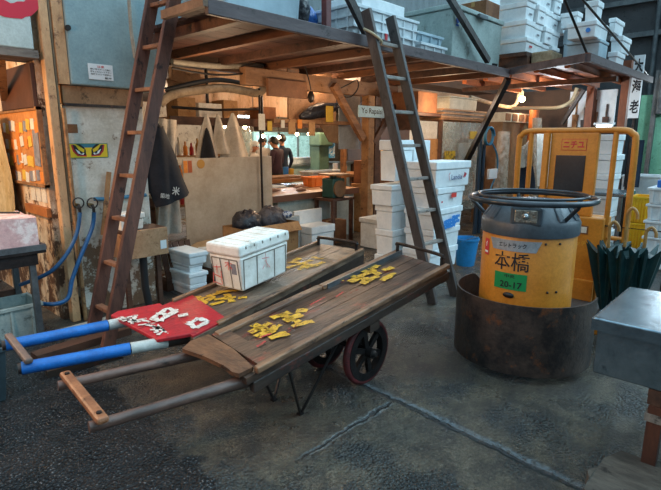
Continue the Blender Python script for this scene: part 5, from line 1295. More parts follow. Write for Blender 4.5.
# hand-lettered sign
a, b, z0, z1 = ybox(360, 385.5, 106, 117.5, 4.78)
hs = single('hand_lettered_sign', 'small pale blue hand-lettered sign nailed across the timber post', 'sign', MB().box(a, b, 4.80, 4.82, z0, z1), M('sign_paleblue', 'a8cfe0', '96bccf', scale=4, rough=.6, bump=0), bevel=.003)
text_on(MB(), 'Yo Rapaisi', ((a+b)/2, 4.798, (z0+z1)/2), (1, 0, 0), (0, 0, 1), .1, .012, fit=((b-a)*.82, (z1-z0)*.62)).build('sign_lettering', ink, hs, shift=hs.location)
single('nail_disc', 'small white disc at the corner of the pale blue sign', 'disc', MB().cyl(Y(385, 107, 4.78), Y(385, 107, 4.78)+Vector((0, .02, 0)), .03, n=12), white_p)
single('wire_loop', 'loop of thin black wire hanging on the header beam', 'wire', MB().tube([Y(341, 88, 4.9), Y(349, 84, 4.9), Y(357, 80, 4.9), Y(358, 88, 4.9), Y(352, 96, 4.9), Y(345, 97, 4.9), Y(341, 94, 4.9)], .008, n=6, smooth=4), wire)
single('round_mirror', 'oval white-faced round mirror hanging behind the tall ladder', 'mirror', MB().lathe([(.0, 0), (.14, 0), (.15, .015), (.14, .03), (0, .03)], n=28, cap=False).rot(pi/2, 'X').rot(-.6, 'Z').move(Y(403, 91, 4.95)), M('mirror_face', 'c9c2b5', 'aaa193', scale=4, rough=.25, bump=0), smooth=50)
# bulbs
bl = [(224, 126, 6.6), (245, 127, 6.9), (263, 136, 7.2), (279, 137, 7.4), (297, 134, 7.6), (309, 134, 7.8)]
bt = ['bare bulb glowing behind the wide vinyl apron', 'bare bulb glowing above the far workers', 'bare bulb hanging by the dark post above the screen', 'bare bulb hanging over the person in plum', 'bare bulb hanging over the far end of the worktop', 'bare bulb hanging by the grey-brown flap']
def bulb(label, p, zc, r=.035, grp=None):
    t = T('light_bulb', label, 'bulb', p, grp)
    t.part('globe', MB().sphere(p, r, n=14), bulb_warm, smooth=60)
    t.part('socket', MB().cyl(p+Vector((0, 0, r*.8)), p+Vector((0, 0, r*.8+.06)), .02, n=10), wire)
    t.part('flex', MB().tube([p+Vector((0, 0, r+.05)), Vector((p.x, p.y, zc))], .005, n=5), wire)
for (px, py, y), l in zip(bl, bt): bulb(l, Y(px, py, y), 2.6, .035, 'bare bulbs inside the stall')
q = Y(522, 99, 4.2)
kb = T('light_bulb', 'bare bulb glowing under the wedge platform behind the truck', 'bulb', q)
kb.part('globe', MB().sphere(q, .06, n=14), bulb_warm, smooth=60)
kb.part('socket', MB().cyl(q+Vector((0, 0, .045)), q+Vector((-.03, 0, .15)), .03, n=10), cream_wire)
kb.part('flex', MB().tube([q+Vector((-.03, 0, .15)), q+Vector((-.06, 0, .3)), q+Vector((-.02, .0, .42))], .01, n=6, smooth=3), cream_wire)

# small things that crowd the stall
for i, (px, py, m_, w_, h_) in enumerate(((262, 122, paper_w, .10, .2), (292, 128, card, .12, .16), (300, 124, paper_o, .08, .12), (312, 129, card, .12, .18), (270, 126, paper_y, .07, .12), (283, 124, paper_w, .06, .1))):
    q_ = Y(px, py, 5.06)
    single('hanging_tag', ('white cloth rag hanging from the header shelf by the dark post', 'brown card hanging from the header shelf over the person in plum', 'orange slip hanging from the header shelf past the brown card', 'square brown card hanging below the black bag', 'yellow slip hanging beside the white cloth rag', 'small white slip hanging above the far workers')[i], 'tag', MB().box(q_.x-w_/2, q_.x+w_/2, 5.06, 5.07, q_.z-h_/2, q_.z+h_/2), m_, 'tags hung on the header shelf')
for i, (px, y_) in enumerate(((208, 6.3), (262, 6.0), (290, 5.5))):
    q_ = Y(px, 110, y_)
    single('hanging_rod', ('dark rod dropping from the ceiling beside the lagged pipe', 'dark rod dropping behind the lagged pipe bend', 'brown rod dropping behind the dark brown board')[i], 'rod', MB().cyl(Vector((q_.x, y_, 1.75)), Vector((q_.x, y_, 2.6)), .022, n=8), (iron, iron, timber_dk)[i])
mg = T('fish_saw', 'tall green machine standing before the lit cases', 'machine', (8.3, 8.6, 0))
a, b, z0, z1 = ybox(316, 329, 138, 168, 8.6)
mg.part('base', MB().box(a, b, 8.4, 8.9, 0, .85), M('machine_green', '5d7a66', '4a6555', scale=4, rough=.5, bump=.05))
mg.part('column', MB().box(a+.06, b-.06, 8.55, 8.85, .85, 1.6), M('machine_green', '5d7a66'))
mg.part('head', MB().box(a, b, 8.45, 8.85, 1.45, 1.78), M('machine_green', '5d7a66'), bevel=.04)
mg.part('worktable', MB().box(a-.1, b+.1, 8.3, 8.9, .85, .89), steel)
cb = single('clear_bag', 'clear plastic bag bulging over the far counter behind the lit bulb', 'bag', MB().sphere(Y(241, 142, 7.6), .3, (.8, .6, 1.3), 16).rough(.02, 8), clear_pl, smooth=70)
for i in range(5):
    x = 4.7+.38*i
    single('knife_tray', ('steel tray on the brown worktop, nearest the screen', 'steel tray on the brown worktop, second from the screen', 'steel tray in the middle of the brown worktop', 'steel tray on the brown worktop, second from the scale', 'steel tray on the brown worktop, nearest the scale')[i], 'tray', MB().box(x, x+.34, 6.45, 6.8, .803, .83+.01*(i % 2)), steel if i % 2 else plastic_w, 'trays on the brown worktop', bevel=.005)
for i, (x, h, m_) in enumerate(((5.6, .16, bottle_gn), (5.9, .2, plastic_w), (6.35, .12, red_paint), (6.9, .18, sticker_b), (7.05, .14, paper_y), (8.4, .2, plastic_w), (8.7, .13, orange_pl))):
    single('container', ('green jar on the cutting table', 'tall white tub on the cutting table by the green jar', 'red tin on the cutting table', 'blue tin on the cutting table', 'yellow tin beside the blue tin', 'tall white tub at the far end of the cutting table', 'orange tub at the far end of the cutting table')[i], 'container', MB().lathe([(.05, 0), (.06, h), (.05, h), (0, h-.01)], (x, 7.68, .882), n=14, cap=False), m_, smooth=50)
single('wall_chart', 'pale chart pinned on the dark partition behind the ladder', 'chart', MB().box(10.88, 10.898, 6.6, 7.4, 1.3, 2.1), paper_w)
single('orange_crate', 'orange crate stacked against the dark partition', 'crate', MB().box(10.2, 10.85, 6.4, 7.0, 0, 1.2, .01), orange_pl, bevel=.01)
carton('tall brown carton standing right of the timber post', 6.75, 7.3, 5.3, 5.8, 0, .85, card)
carton('brown carton on the tall one right of the timber post', 6.8, 7.25, 5.32, 5.78, .853, 1.25, kraft)
single('bright_packets', 'yellow and red packets on the brown carton right of the timber post', 'packet', MB().box(6.85, 7.2, 5.35, 5.6, 1.254, 1.42, .01), M('packets_mix', 'd9b548', 'c84a3a', 'dcd8cc', scale=16, lo=.48, hi=.52, rough=.6, bump=.1))

# ------------------------------------------------------------------ deep interior
for i, (px0, px1, z0, z1) in enumerate(((255, 282, .55, 1.72), (283, 312, .55, 1.72), (313, 330, .7, 1.6))):
    a = Y(px0, 150, 11.0).x; b = Y(px1, 150, 11.0).x
    t = T('display_case', 'lit glass-fronted fish case deep in the market, '+('farthest from the post', 'in the middle of three', 'nearest the post')[i], 'display case', ((a+b)/2, 11.3, 0))
    t.part('cabinet', MB().box(a, b, 11.05, 11.8, 0, z1+.1), fridge_g)
    t.part('glass_front', MB().box(a+.08, b-.08, 11.02, 11.05, z0, z1), lit_glass)
    t.part('frame', MB().box((a+b)/2-.03, (a+b)/2+.03, 10.99, 11.02, z0, z1).box(a+.05, b-.05, 10.99, 11.02, z0-.05, z0), counter_s)
ac2 = T('far_counter', 'long pale steel counter in front of the lit cases', 'counter', (8.7, 9.6, 0))
ac2.part('body', MB().box(6.6, 11.0-.2, 9.3, 9.9, 0, .95), M('far_counter_front', '9fb3ad', '85998f', scale=2, rough=.5, bump=.05))
ac2.part('worktop', MB().box(6.5, 10.85, 9.25, 9.95, .952, 1.0), counter_s)
bin_('white_tub', 'long white plastic tub on the far steel counter', 'tub', 8.6, 10.0, 9.4, 9.8, 1.002, 1.16, plastic_w, ribs=3)
for i, (px, py, y) in enumerate(((302, 105, 11.5), (304, 113, 11.2), (246, 112, 11.0), (272, 113, 10.5), (232, 116, 12.2))):
    q = Y(px, py, y); L = (.75, .6, .6, .4, .6)[i]
    t = T('tube_light', ('long tube lamp hanging over the lit cases, the upper one', 'tube lamp hanging over the lit cases, the lower one', 'tube lamp hanging behind the wide vinyl apron', 'short tube lamp hanging over the person in plum', 'tube lamp farthest in, behind the aprons')[i], 'lamp', q, 'tube lamps deep in the market')
    t.part('tube', MB().cyl(q-Vector((L, 0, 0)), q+Vector((L, 0, 0)), .035, n=10), bulb_cool)
    t.part('housing', MB().box(q.x-L-.04, q.x+L+.04, q.y-.06, q.y+.06, q.z+.05, q.z+.1), white_p)
    t.part('hanger', MB().box(q.x-.01, q.x+.01, q.y-.01, q.y+.01, q.z+.1, 2.6), wire)
a, b, z0, z1 = ybox(329, 335, 143, 158, 8.5)
single('blue_poster', 'blue and white poster hanging beside the lit cases', 'poster', MB().box(a, b, 8.5, 8.51, z0, z1), M('poster_blue', '3f9fd8', 'cfe3ee', scale=5, lo=.48, hi=.52, rough=.6, bump=0))
single('timber_stud', 'pale timber stud behind the hanging sheet', 'stud', MB().box(7.0, 7.08, 6.2, 6.28, 0, 2.6), timber)
# colour-packed shelf behind the aprons at the left
sv = T('stock_shelf', 'open shelf of bottles and packets behind the black jacket', 'shelf', (4.2, 7.6, 0))
for z in (.5, .95, 1.32): sv.part('shelf_board', MB().box(3.9, 5.3, 7.5, 7.9, z, z+.03), timber)
for x in (3.9, 5.27): sv.part('side_panel', MB().box(x, x+.03, 7.5, 7.9, 0, 1.9), timber_dk)
rn = random.Random(21)
bc = [bottle_gn, bottle_am, paper_w, paper_y, red_paint, sticker_b, plastic_w, paper_o]
bn = ['green', 'amber', 'white', 'yellow', 'red', 'blue', 'pale', 'orange']
for s_, z in enumerate((.53, .98, 1.35)):
    for i in range(11):
        x = 3.99+i*.118; k_ = (i*5+s_*3) % 8; h = rn.uniform(.18, .30); r = .035
        m_ = MB().lathe([(r, 0), (r, h*.6), (r*.4, h*.75), (r*.4, h), (0, h)], (x, 7.6, z), n=10, cap=False)
        single('bottle', '%s bottle on the %s board of the stock shelf' % (bn[k_], ('lowest', 'middle', 'top')[s_]), 'bottle', m_, bc[k_], '%s bottles on the %s stock shelf board' % (bn[k_], ('lowest', 'middle', 'top')[s_]), smooth=50)
single('red_carton', 'pinkish-red flat carton on a ledge beside the screen', 'box', MB().box(3.15, 3.5, 5.75, 6.0, .93, 1.03), M('carton_red', 'c4604e', 'a84a3a', scale=5, rough=.7, bump=.05), bevel=.004)
lg = T('side_ledge', 'steel ledge beside the screen carrying the red carton', 'ledge', (3.3, 5.9, 0))
lg.part('ledge_top', MB().box(3.05, 3.7, 5.7, 6.1, .88, .925), counter_s)
for x in (3.1, 3.65): lg.part('leg', MB().box(x-.02, x+.02, 5.85, 5.9, 0, .88), counter_s)

# ------------------------------------------------------------------ people
def person(label, loc, rz, top, joints, hairm=hair, cap=None):
    """Standing figure facing its local -Y; joints override the default arm pose. One continuous skinned body."""
    t = bpy.data.objects.new('person', None); COL.objects.link(t); t.location = loc; t.rotation_euler.z = rz
    tag(t, label, 'person')
    J = dict(pelvis=(0, 0, .92, .135, .105), waist=(0, 0, 1.06, .13, .10), chest=(0, .01, 1.26, .16, .115), neckb=(0, .015, 1.43, .085, .07), neck=(0, 0, 1.49, .052, .052), headb=(0, -.01, 1.55, .07, .08), head=(0, -.015, 1.62, .082, .098), crown=(0, -.005, 1.69, .062, .072),
             sl=(.17, .01, 1.39, .065, .065), el=(.23, .0, 1.13, .046, .046), wl=(.20, -.16, .97, .03, .03), hl=(.19, -.25, .94, .036, .022),
             sr=(-.17, .01, 1.39, .065, .065), er=(-.23, .0, 1.13, .046, .046), wr=(-.20, -.16, .97, .03, .03), hr=(-.19, -.25, .94, .036, .022),
             kl=(.10, -.01, .50, .062, .062), al=(.10, .01, .09, .042, .042), tl=(.10, -.14, .035, .036, .03), pl=(.09, 0, .86, .095, .095),
             kr=(-.10, -.01, .50, .062, .062), ar=(-.10, .01, .09, .042, .042), tr=(-.10, -.14, .035, .036, .03), pr=(-.09, 0, .86, .095, .095))
    for k_, v in joints.items(): J[k_] = v+J[k_][3:] if len(v) == 3 else v
    E = [('pelvis', 'waist'), ('waist', 'chest'), ('chest', 'neckb'), ('neckb', 'neck'), ('neck', 'headb'), ('headb', 'head'), ('head', 'crown'), ('chest', 'sl'), ('sl', 'el'), ('el', 'wl'), ('wl', 'hl'), ('chest', 'sr'), ('sr', 'er'), ('er', 'wr'), ('wr', 'hr'),
         ('pelvis', 'pl'), ('pl', 'kl'), ('kl', 'al'), ('al', 'tl'), ('pelvis', 'pr'), ('pr', 'kr'), ('kr', 'ar'), ('ar', 'tr')]
    def hand_fingers(w, h, sgn):
        W = Vector(J[w][:3]); H = Vector(J[h][:3]); d = (H-W).normalized(); sd = d.cross(Vector((0, 0, 1))).normalized()
        for i, off in enumerate((-.024, -.008, .008, .024)):
            L = (.06, .072, .068, .052)[i]
            a = h+'f%da' % i; b = h+'f%db' % i; c_ = h+'f%dc' % i
            p0 = H+sd*off; J[a] = (*(p0+d*.025), .010, .010); J[b] = (*(p0+d*(.025+L*.5)+Vector((0, 0, -.006))), .009, .009); J[c_] = (*(p0+d*(.02+L)+Vector((0, 0, -.03))), .007, .007)
            E.extend([(h, a), (a, b), (b, c_)])
        q = H-d*.03+sd*.03*sgn; J[h+'ta'] = (*q, .012, .012); J[h+'tb'] = (*(q+sd*.025*sgn+d*.035), .009, .009); E.extend([(h, h+'ta'), (h+'ta', h+'tb')])
    hand_fingers('wl', 'hl', -1); hand_fingers('wr', 'hr', 1)
    ks = list(J); ix = {k_: i for i, k_ in enumerate(ks)}
    me = bpy.data.meshes.new('body'); me.from_pydata([J[k_][:3] for k_ in ks], [(ix[a], ix[b]) for a, b in E], []); 
    o = bpy.data.objects.new('body', me); COL.objects.link(o)
    sm_ = o.modifiers.new('skin', 'SKIN'); ss_ = o.modifiers.new('sub', 'SUBSURF'); ss_.levels = 2; ss_.render_levels = 2
    for i, k_ in enumerate(ks):
        sv_ = me.skin_vertices[0].data[i]; sv_.radius = J[k_][3:5]; sv_.use_root = (k_ == 'pelvis')
    dg = bpy.context.evaluated_depsgraph_get(); fin = bpy.data.meshes.new_from_object(o.evaluated_get(dg)); bpy.data.objects.remove(o)
    fin.name = 'body'
    for m_ in (top, trouser, skin, black): fin.materials.append(m_)
    hands = [Vector(J['hl'][:3]), Vector(J['hr'][:3])]; wr_ = [Vector(J['wl'][:3]), Vector(J['wr'][:3])]
    hz = J['neck'][2]-.01
    for p in fin.polygons:
        c_ = p.center; p.use_smooth = True
        nh = any((c_-w_).dot((h_-w_).normalized()) > .0 and (c_-h_).length < .17 for w_, h_ in zip(wr_, hands))
        p.material_index = 2 if nh or (c_.z > hz and abs(c_.x-J['neck'][0]) < .14) else (3 if c_.z < .08 else (1 if c_.z < .93 else 0))
    b = bpy.data.objects.new('body', fin); COL.objects.link(b); b.parent = t
    hc = Vector(J['head'][:3])
    def hp(name, mb, m_, **k_): return mb.build(name, m_, t, **k_)
    if cap is None:
        hb_ = MB(); 
        hb_.grid(lambda u, v: hc+Vector((.090*sin(v*1.9)*cos(u*2*pi), .010+.106*sin(v*1.9)*sin(u*2*pi)*(1 if sin(u*2*pi) > 0 else .82), .02+.088*cos(v*1.9)-(.045*v*max(0, sin(u*2*pi))))), 24, 10, .012)
        hp('hair', hb_, hairm, smooth=70)
    else:
        hp('cap', MB().lathe([(.100, .02), (.106, .06), (.094, .11), (.05, .135), (0, .138)], hc+Vector((0, .005, -.01)), n=24, cap=False), cap, smooth=60)
    for s in (-1, 1):
        hp('ear', MB().sphere(hc+Vector((.092*s, .01, -.01)), .024, (.4, .8, 1.2), 10), skin, smooth=60)
        hp('eye', MB().sphere(hc+Vector((.032*s, -.094, .012)), .0115, n=8), black, smooth=60)
    hp('nose', MB().sphere(hc+Vector((0, -.112, -.018)), .018, (.7, .9, 1.3), 10), skin, smooth=60)
    hp('mouth', MB().sphere(hc+Vector((0, -.096, -.055)), .02, (1.1, .3, .3), 10), M('lip', 'a5605a', rough=.5, bump=0), smooth=60)
    return t
q = Y(275, 150, 6.99+1.3)
person('person in a plum jacket seen from behind working at the cutting table', (Y(274, 160, 8.05).x+.05, 8.02, 0), radians(200), shirt_pu, dict(head=(.03, -.06, 1.56), headb=(.02, -.04, 1.50), crown=(.04, -.06, 1.63), neck=(.01, -.02, 1.45), neckb=(0, 0, 1.39), wl=(.15, -.30, .98), hl=(.13, -.38, .97), wr=(-.12, -.30, 1.0), hr=(-.10, -.38, .97)))
person('person with dark hair and white coat bent over the far counter', (Y(262, 152, 8.95).x, 8.95, 0), radians(-20), shirt_wh, dict(head=(0, -.07, 1.56), headb=(0, -.05, 1.50), crown=(0, -.06, 1.63)))
person('person in a white cap beside the dark-haired worker', (Y(251, 158, 8.6).x, 8.6, 0), radians(10), shirt_wh, dict(head=(0, -.1, 1.46), headb=(0, -.07, 1.41), crown=(0, -.09, 1.53), neck=(0, -.04, 1.36), neckb=(0, -.02, 1.32), chest=(0, 0, 1.17), sl=(.17, -.02, 1.27), sr=(-.17, -.02, 1.27), el=(.22, -.03, 1.05), er=(-.22, -.03, 1.05)), cap=white_p)
person('person in dark navy standing behind the one in plum', (Y(282, 152, 8.75).x, 8.75, 0), radians(150), shirt_nv, dict())
# ------------------------------------------------------------------ rack of boards and boxes under the far platform end
rk2 = T('storage_rack', 'tall wooden rack with a clear sheet front behind the foam stack', 'rack', (8.2, 4.7, 0))
for x in (7.45, 9.0):
    for y in (4.45, 4.95): rk2.part('post', MB().box(x-.03, x+.03, y-.03, y+.03, 0, 1.93), timber_dk)
for z in (.5, 1.2, 1.93): rk2.part('shelf_board', MB().box(7.4, 9.05, 4.42, 4.98, z, z+.03), timber)
rk2.part('clear_sheet', MB().grid(lambda u, v: (7.44+1.5*u, 4.405+.012*sin(u*14), .35+1.55*v), 12, 6, .004), clear_pl, smooth=60, label='clear plastic sheet hung over the front')
for i in range(5):
    z = 1.965+.03*i
    single('stored_board', 'long pale board in the pile on the wooden rack', 'board', MB().box(7.42+.03*(i % 3), 9.0-.05*(i % 2), 4.42+.02*(i % 2), 4.95, z, z+.026), plank_gry if i % 2 else plywood, 'boards piled on the wooden rack')
foam_box('pale box with dark label on the boards of the wooden rack', 7.75, 8.75, 4.48, 4.9, 2.118, 2.33, None, M('box_beige', 'cfcab8', 'b8b19c', scale=4, rough=.7, bump=.05), .1)
carton('brown carton wedged under the joists beside the round mirror', 6.70, 7.25, 4.42, 4.9, 2.02, 2.33, kraft)
rsup = T('carton_ledge', 'dark bracket ledge under the wedged brown carton', 'ledge', (6.98, 4.7, 1.95))
rsup.part('ledge_board', MB().box(6.62, 7.36, 4.4, 4.95, 1.97, 2.015), timber_dk)
rsup.part('bracket', MB().box(6.66, 6.7, 4.5, 4.9, 1.75, 1.97), timber_dk)
for i, (x0, x1, z0, z1, m_, l) in enumerate(((7.5, 8.1, 1.232, 1.62, card, 'carton behind the clear sheet on the upper rack board'), (8.15, 8.6, 1.232, 1.55, foam_dirty, 'pale box behind the clear sheet beside the carton'), (7.55, 8.2, .532, .95, kraft, 'dark carton behind the clear sheet on the lower rack board'))):
    carton(l, x0, x1, 4.5, 4.9, z0, z1, m_)
single('yellow_notice', 'yellow notice stuck on the clear sheet of the rack', 'notice', MB().box(8.35, 8.6, 4.385, 4.39, 1.62, 1.75), paper_y)
single('yellow_label', 'yellow printed sticker low on the clear sheet, above the topmost tilted box', 'sticker', MB().box(7.5, 7.85, 4.385, 4.39, 1.27, 1.42), M('yellow_print', 'c9a62a', '5a4a1c', scale=14, lo=.5, hi=.54, rough=.7, bump=0))
# lit pale shelf unit at the platform end
lx = T('pale_shelf_unit', 'pale slatted shelf unit lit by the bare bulb', 'shelf', (9.6, 4.5, 0))
lx.part('top_slab', MB().box(9.1, 10.3, 4.1, 4.7, 1.93, 2.1), M('lit_cream', 'd8cfb8', 'bfb295', scale=5, rough=.6, bump=.1))
lx.part('side_panel', MB().box(9.12, 10.28, 4.15, 4.68, 0, 1.93), M('unit_board', '8d6a48', '6f4f33', scale=4, rough=.6, bump=.15))
for i in range(4): lx.part('slat', MB().box(9.1+.3*i, 9.3+.3*i, 4.085, 4.1, 1.95, 2.08), timber_x)
single('orange_post', 'orange-brown round post beside the pale shelf unit', 'post', MB().cyl((10.05, 3.95, 0), (10.05, 3.95, 2.2), .09, n=16), M('post_orange', 'b5662f', '8f4c20', scale=4, rough=.6, bump=.1), smooth=60)
single('film_bundle', 'tall bundle of crumpled clear film hanging beside the orange post', 'bundle', MB().grid(lambda u, v: (9.62+.16*cos(u*2*pi)*(.5+.5*sin(pi*min(1, v*1.1+.1)))+.03*sin(v*9), 3.72+.12*sin(u*2*pi)*(.6+.4*v), 2.0-1.5*v), 16, 14), wrap_pl, smooth=60)
single('film_bundle', 'shorter bundle of wrapping film behind the hose coil', 'bundle', MB().grid(lambda u, v: (8.75+.22*cos(u*2*pi)*(.6+.4*v), 3.95+.1*sin(u*2*pi), 1.75-1.2*v), 16, 10), wrap_pl, smooth=60)
# coiled hose with white valve, standpipes
q = Y(490, 136, 3.9)
hc_ = T('hose_coil', 'coiled teal-blue hose hanging with its tail down by the truck', 'hose', q)
hc_.part('coil', MB().tube([q+Vector((.155*cos(a*pi/12), .02*(a/24.-.5), .145*sin(a*pi/12))) for a in range(60)], .016, n=8), hose_teal, smooth=60)
hc_.part('tail', MB().tube([q+Vector((.12, .02, -.1)), Y(497, 155, 3.9), Y(497, 172, 3.9), Y(491, 188, 3.9), Y(489, 205, 3.9)], .015, n=8, smooth=5), hose_teal, smooth=60)
hc_.part('valve', MB().box(Y(488, 172, 3.86).x, Y(496, 172, 3.86).x, 3.83, 3.88, Y(490, 179, 3.86).z, Y(490, 169, 3.86).z), white_p, bevel=.01, label='white plastic valve box')
for i, px in enumerate((475, 479)):
    a = Y(px, 222, 4.0); single('standing_pipe', ('navy pipe standing on the left of a pair behind the truck', 'navy pipe standing on the right of a pair behind the truck')[i], 'pipe', MB().cyl(Vector((a.x, 4.0, 0)), Vector((a.x+.05, 4.02, 1.62-.1*i)), .035, n=12), pipe_bl, 'pair of navy standpipes', smooth=60)
single('yellow_conduit', 'pale conduit bending under the wedge platform toward the bulb', 'conduit', MB().tube([Y(470, 97, 4.6), Y(490, 103, 4.5), Y(508, 107, 4.4), Y(516, 104, 4.35), Y(520, 90, 4.3)], .035, n=10, smooth=5), duct, smooth=60)
single('cross_conduit', 'grey conduit running level under the wedge platform', 'conduit', MB().tube([Y(512, 108, 4.1), Y(540, 108, 3.6), Y(560, 107, 3.1), Y(572, 100, 2.95), Y(577, 88, 2.9)], .03, n=8, smooth=5), cream_wire, smooth=60)
single('knee_brace', 'steel knee strut under the wedge platform', 'brace', MB().bar(Y(562, 124, 3.0), Y(584, 90, 2.7), .05, .05), iron)

# ------------------------------------------------------------------ beyond the truck
for i, (y, z) in enumerate(((2.13, 2.5), (2.62, 2.6))):
    single('brown_post', ('brown post carrying the lettered banner', 'brown post standing behind the truck guard frame')[i], 'post', MB().box(9.05, 9.2, y, y+.11, 0, 2.8 if i == 0 else 2.45), M('post_brown', '8a4f31', '6b3a22', scale=4, stretch=(1, 1, .3), rough=.65, bump=.2))
bs = T('banner_sign', 'tall narrow white banner sign with black brush characters', 'sign', (9.0, 2.0, 1.9))
bs.part('board', MB().box(8.98, 9.02, 1.945, 2.085, 1.93, 2.85), white_p)
for ch, z in (('大', 2.70), ('海', 2.40), ('老', 2.10)): bs.part('brush_character', text_on(MB(), ch, (8.977, 2.012, z), (0, -1, 0), (0, 0, 1), .2, .03, fit=(.12, .2)), ink)
single('banner_bracket', 'dark pole the banner sign is fixed to', 'pole', MB().cyl((9.06, 2.0, 0), (9.06, 2.0, 2.8), .03, n=10), iron)
zs = [0, .28, .56, .84, 1.12, 1.40]
for i in range(6):
    foam_box('white foam box in the stack seen through the truck guard frame, '+('on the ground', 'second up', 'third up', 'fourth up', 'fifth up', 'topmost')[i], 8.0, 8.45, 1.93+.02*(i % 2), 2.42, zs[i], zs[i]+.276, 'foam stack seen through the guard frame', foam, .3)
foam_box('white foam box standing beside the orange-framed aisle post', 8.2, 8.6, 2.9, 3.3, 0, .6, None, foam, .25)
single('white_cloth', 'white cloth hanging behind the guard frame near the hose', 'cloth', MB().grid(cf((536, 128), (552, 128), (540, 186), (548, 188), 3.1, .05, 6), 12, 10, .012), foam_dirty, smooth=60)
single('grey_cloth', 'grey draped cloth hanging behind the outer guard tube', 'cloth', MB().grid(cf((518, 150), (532, 138), (518, 168), (531, 166), 3.3, .04, 5), 10, 8, .012), cloth_gy, smooth=60)
single('navy_coat', 'navy coat hanging behind the guard frame at the outer tube', 'coat', MB().grid(cf((519, 164), (531, 164), (519, 192), (532, 192), 3.4, .05, 5), 10, 8, .03), shirt_nv, smooth=60)
single('navy_jacket', 'navy jacket hanging between the guard frame tubes before the green wall', 'jacket', MB().grid(lambda u, v: (9.3+.05*sin(u*9), 2.10-.22*u, 1.6-.75*v), 10, 8, .04), shirt_nv, smooth=60)
tl_ = T('tube_light', 'bright tube lamp over the foam stack behind the truck', 'lamp', (8.4, 2.2, 1.78))
tl_.part('tube', MB().cyl((8.3, 2.12, 1.80), (8.3, 2.32, 1.80), .018, n=10), bulb_cool)
tl_.part('housing', MB().box(8.27, 8.33, 2.08, 2.36, 1.822, 1.85), white_p)
sc2 = T('steel_counter', 'stainless counter behind the truck step', 'counter', (7.6, 2.0, 0))
sc2.part('table_top', MB().box(7.2, 7.8, 1.6, 2.35, .88, .93), steel, bevel=.008)
for x in (7.25, 7.75):
    for y in (1.65, 2.3): sc2.part('leg', MB().box(x-.02, x+.02, y-.02, y+.02, 0, .88), steel_dk)
bin_('yellow_crate', 'yellow lattice plastic crate on the ground before the green wall', 'crate', 8.5, 8.95, 1.57, 1.81, .39, .78, yellow_pl, ribs=7)
bin_('yellow_crate', 'yellow lattice crate carrying the upper yellow crate', 'crate', 8.5, 8.95, 1.57, 1.81, 0, .388, yellow_pl, ribs=7)
zc_ = 0
for i in range(5):
    h = .205; x0 = 7.25+.02*(i % 2)
    t = T('fish_crate', 'white ribbed crate stacked at the aisle edge, '+('on the ground', 'second up', 'third up', 'fourth up', 'topmost, under the blue tray')[i], 'crate', (7.5, 1.0, zc_), 'white crates stacked at the aisle edge')
    t.part('body', MB().box(x0, x0+.6, .80, 1.345, zc_, zc_+h-.035, .015), plastic_w, bevel=.008)
    t.part('rim', MB().box(x0-.02, x0+.62, .78, 1.365, zc_+h-.034, zc_+h-.003), plastic_w, bevel=.006)
    g = MB()
    for k_ in range(6): g.box(x0-.012, x0+.02, .84+.09*k_, .86+.09*k_, zc_+.02, zc_+h-.04)
    t.part('ribs', g, plastic_w)
    zc_ += h
single('blue_tray', 'bright blue plastic tray on top of the white crate stack', 'tray', MB().box(7.3, 7.8, .84, 1.28, zc_, zc_+.09), box_blue, bevel=.01)
bin_('white_crate', 'pale crate standing behind the blue tray before the green wall', 'crate', 9.6, 10.2, 1.55, 2.2, 0, 1.02, plastic_w, ribs=3)
mtb = T('meter_box', 'grey meter box with conduit mounted above the green wall', 'box', (11.9, 2.1, 2.6))
mtb.part('case', MB().box(11.9, 12.19, 1.72, 2.28, 2.1, 2.95), steel_dk, bevel=.02)
mtb.part('lid', MB().box(11.88, 11.9, 1.76, 2.24, 2.2, 2.9), steel_dk, bevel=.006)
mtb.part('mounting_post', MB().box(12.0, 12.1, 2.29, 2.37, 0, 2.95), steel_dk)
mtb.part('knob', MB().cyl((11.88, 1.9, 2.5), (11.84, 1.9, 2.5), .04, n=12), black)
single('wall_conduit', 'vertical grey conduit beside the meter box', 'conduit', MB().cyl((14.9, 3.05, 0), (14.9, 3.05, 6.5), .06, n=12), steel_dk, smooth=60)
for z in (4.1, 4.9):
    single('wall_girt', ('lower', 'upper')[z > 4.5]+' steel girt across the dark shed wall', 'girt', MB().box(14.86, 14.99, -1, 9, z, z+.12), steel_dk)
wb = T('white_board', 'white boards stored under the tip of the wedge platform', 'board', (9.3, 2.7, 1.8))
wb.part('sheet', MB().box(9.25, 9.29, 2.34, 3.05, 1.82, 2.4), foam)
wb.part('batten', MB().box(9.29, 9.33, 2.34, 3.05, 2.3, 2.4), timber)
wb.part('strut', MB().box(9.29, 9.33, 2.6, 2.66, 0, 2.3), timber_dk)
for i, (y, h, m_) in enumerate(((2.45, .22, timber_dk), (2.62, .3, board_br), (2.78, .18, iron), (2.92, .27, timber))):
    single('hanging_tool', ('dark wooden tool', 'brown tool', 'iron tool', 'pale wooden tool')[i]+' hanging on the white board under the wedge platform', 'tool', MB().box(9.19, 9.245, y-.04, y+.05, 1.75, 1.75+h, .01).cyl((9.22, y, 1.75+h), (9.22, y, 1.75+h+.2), .015, n=6), m_)

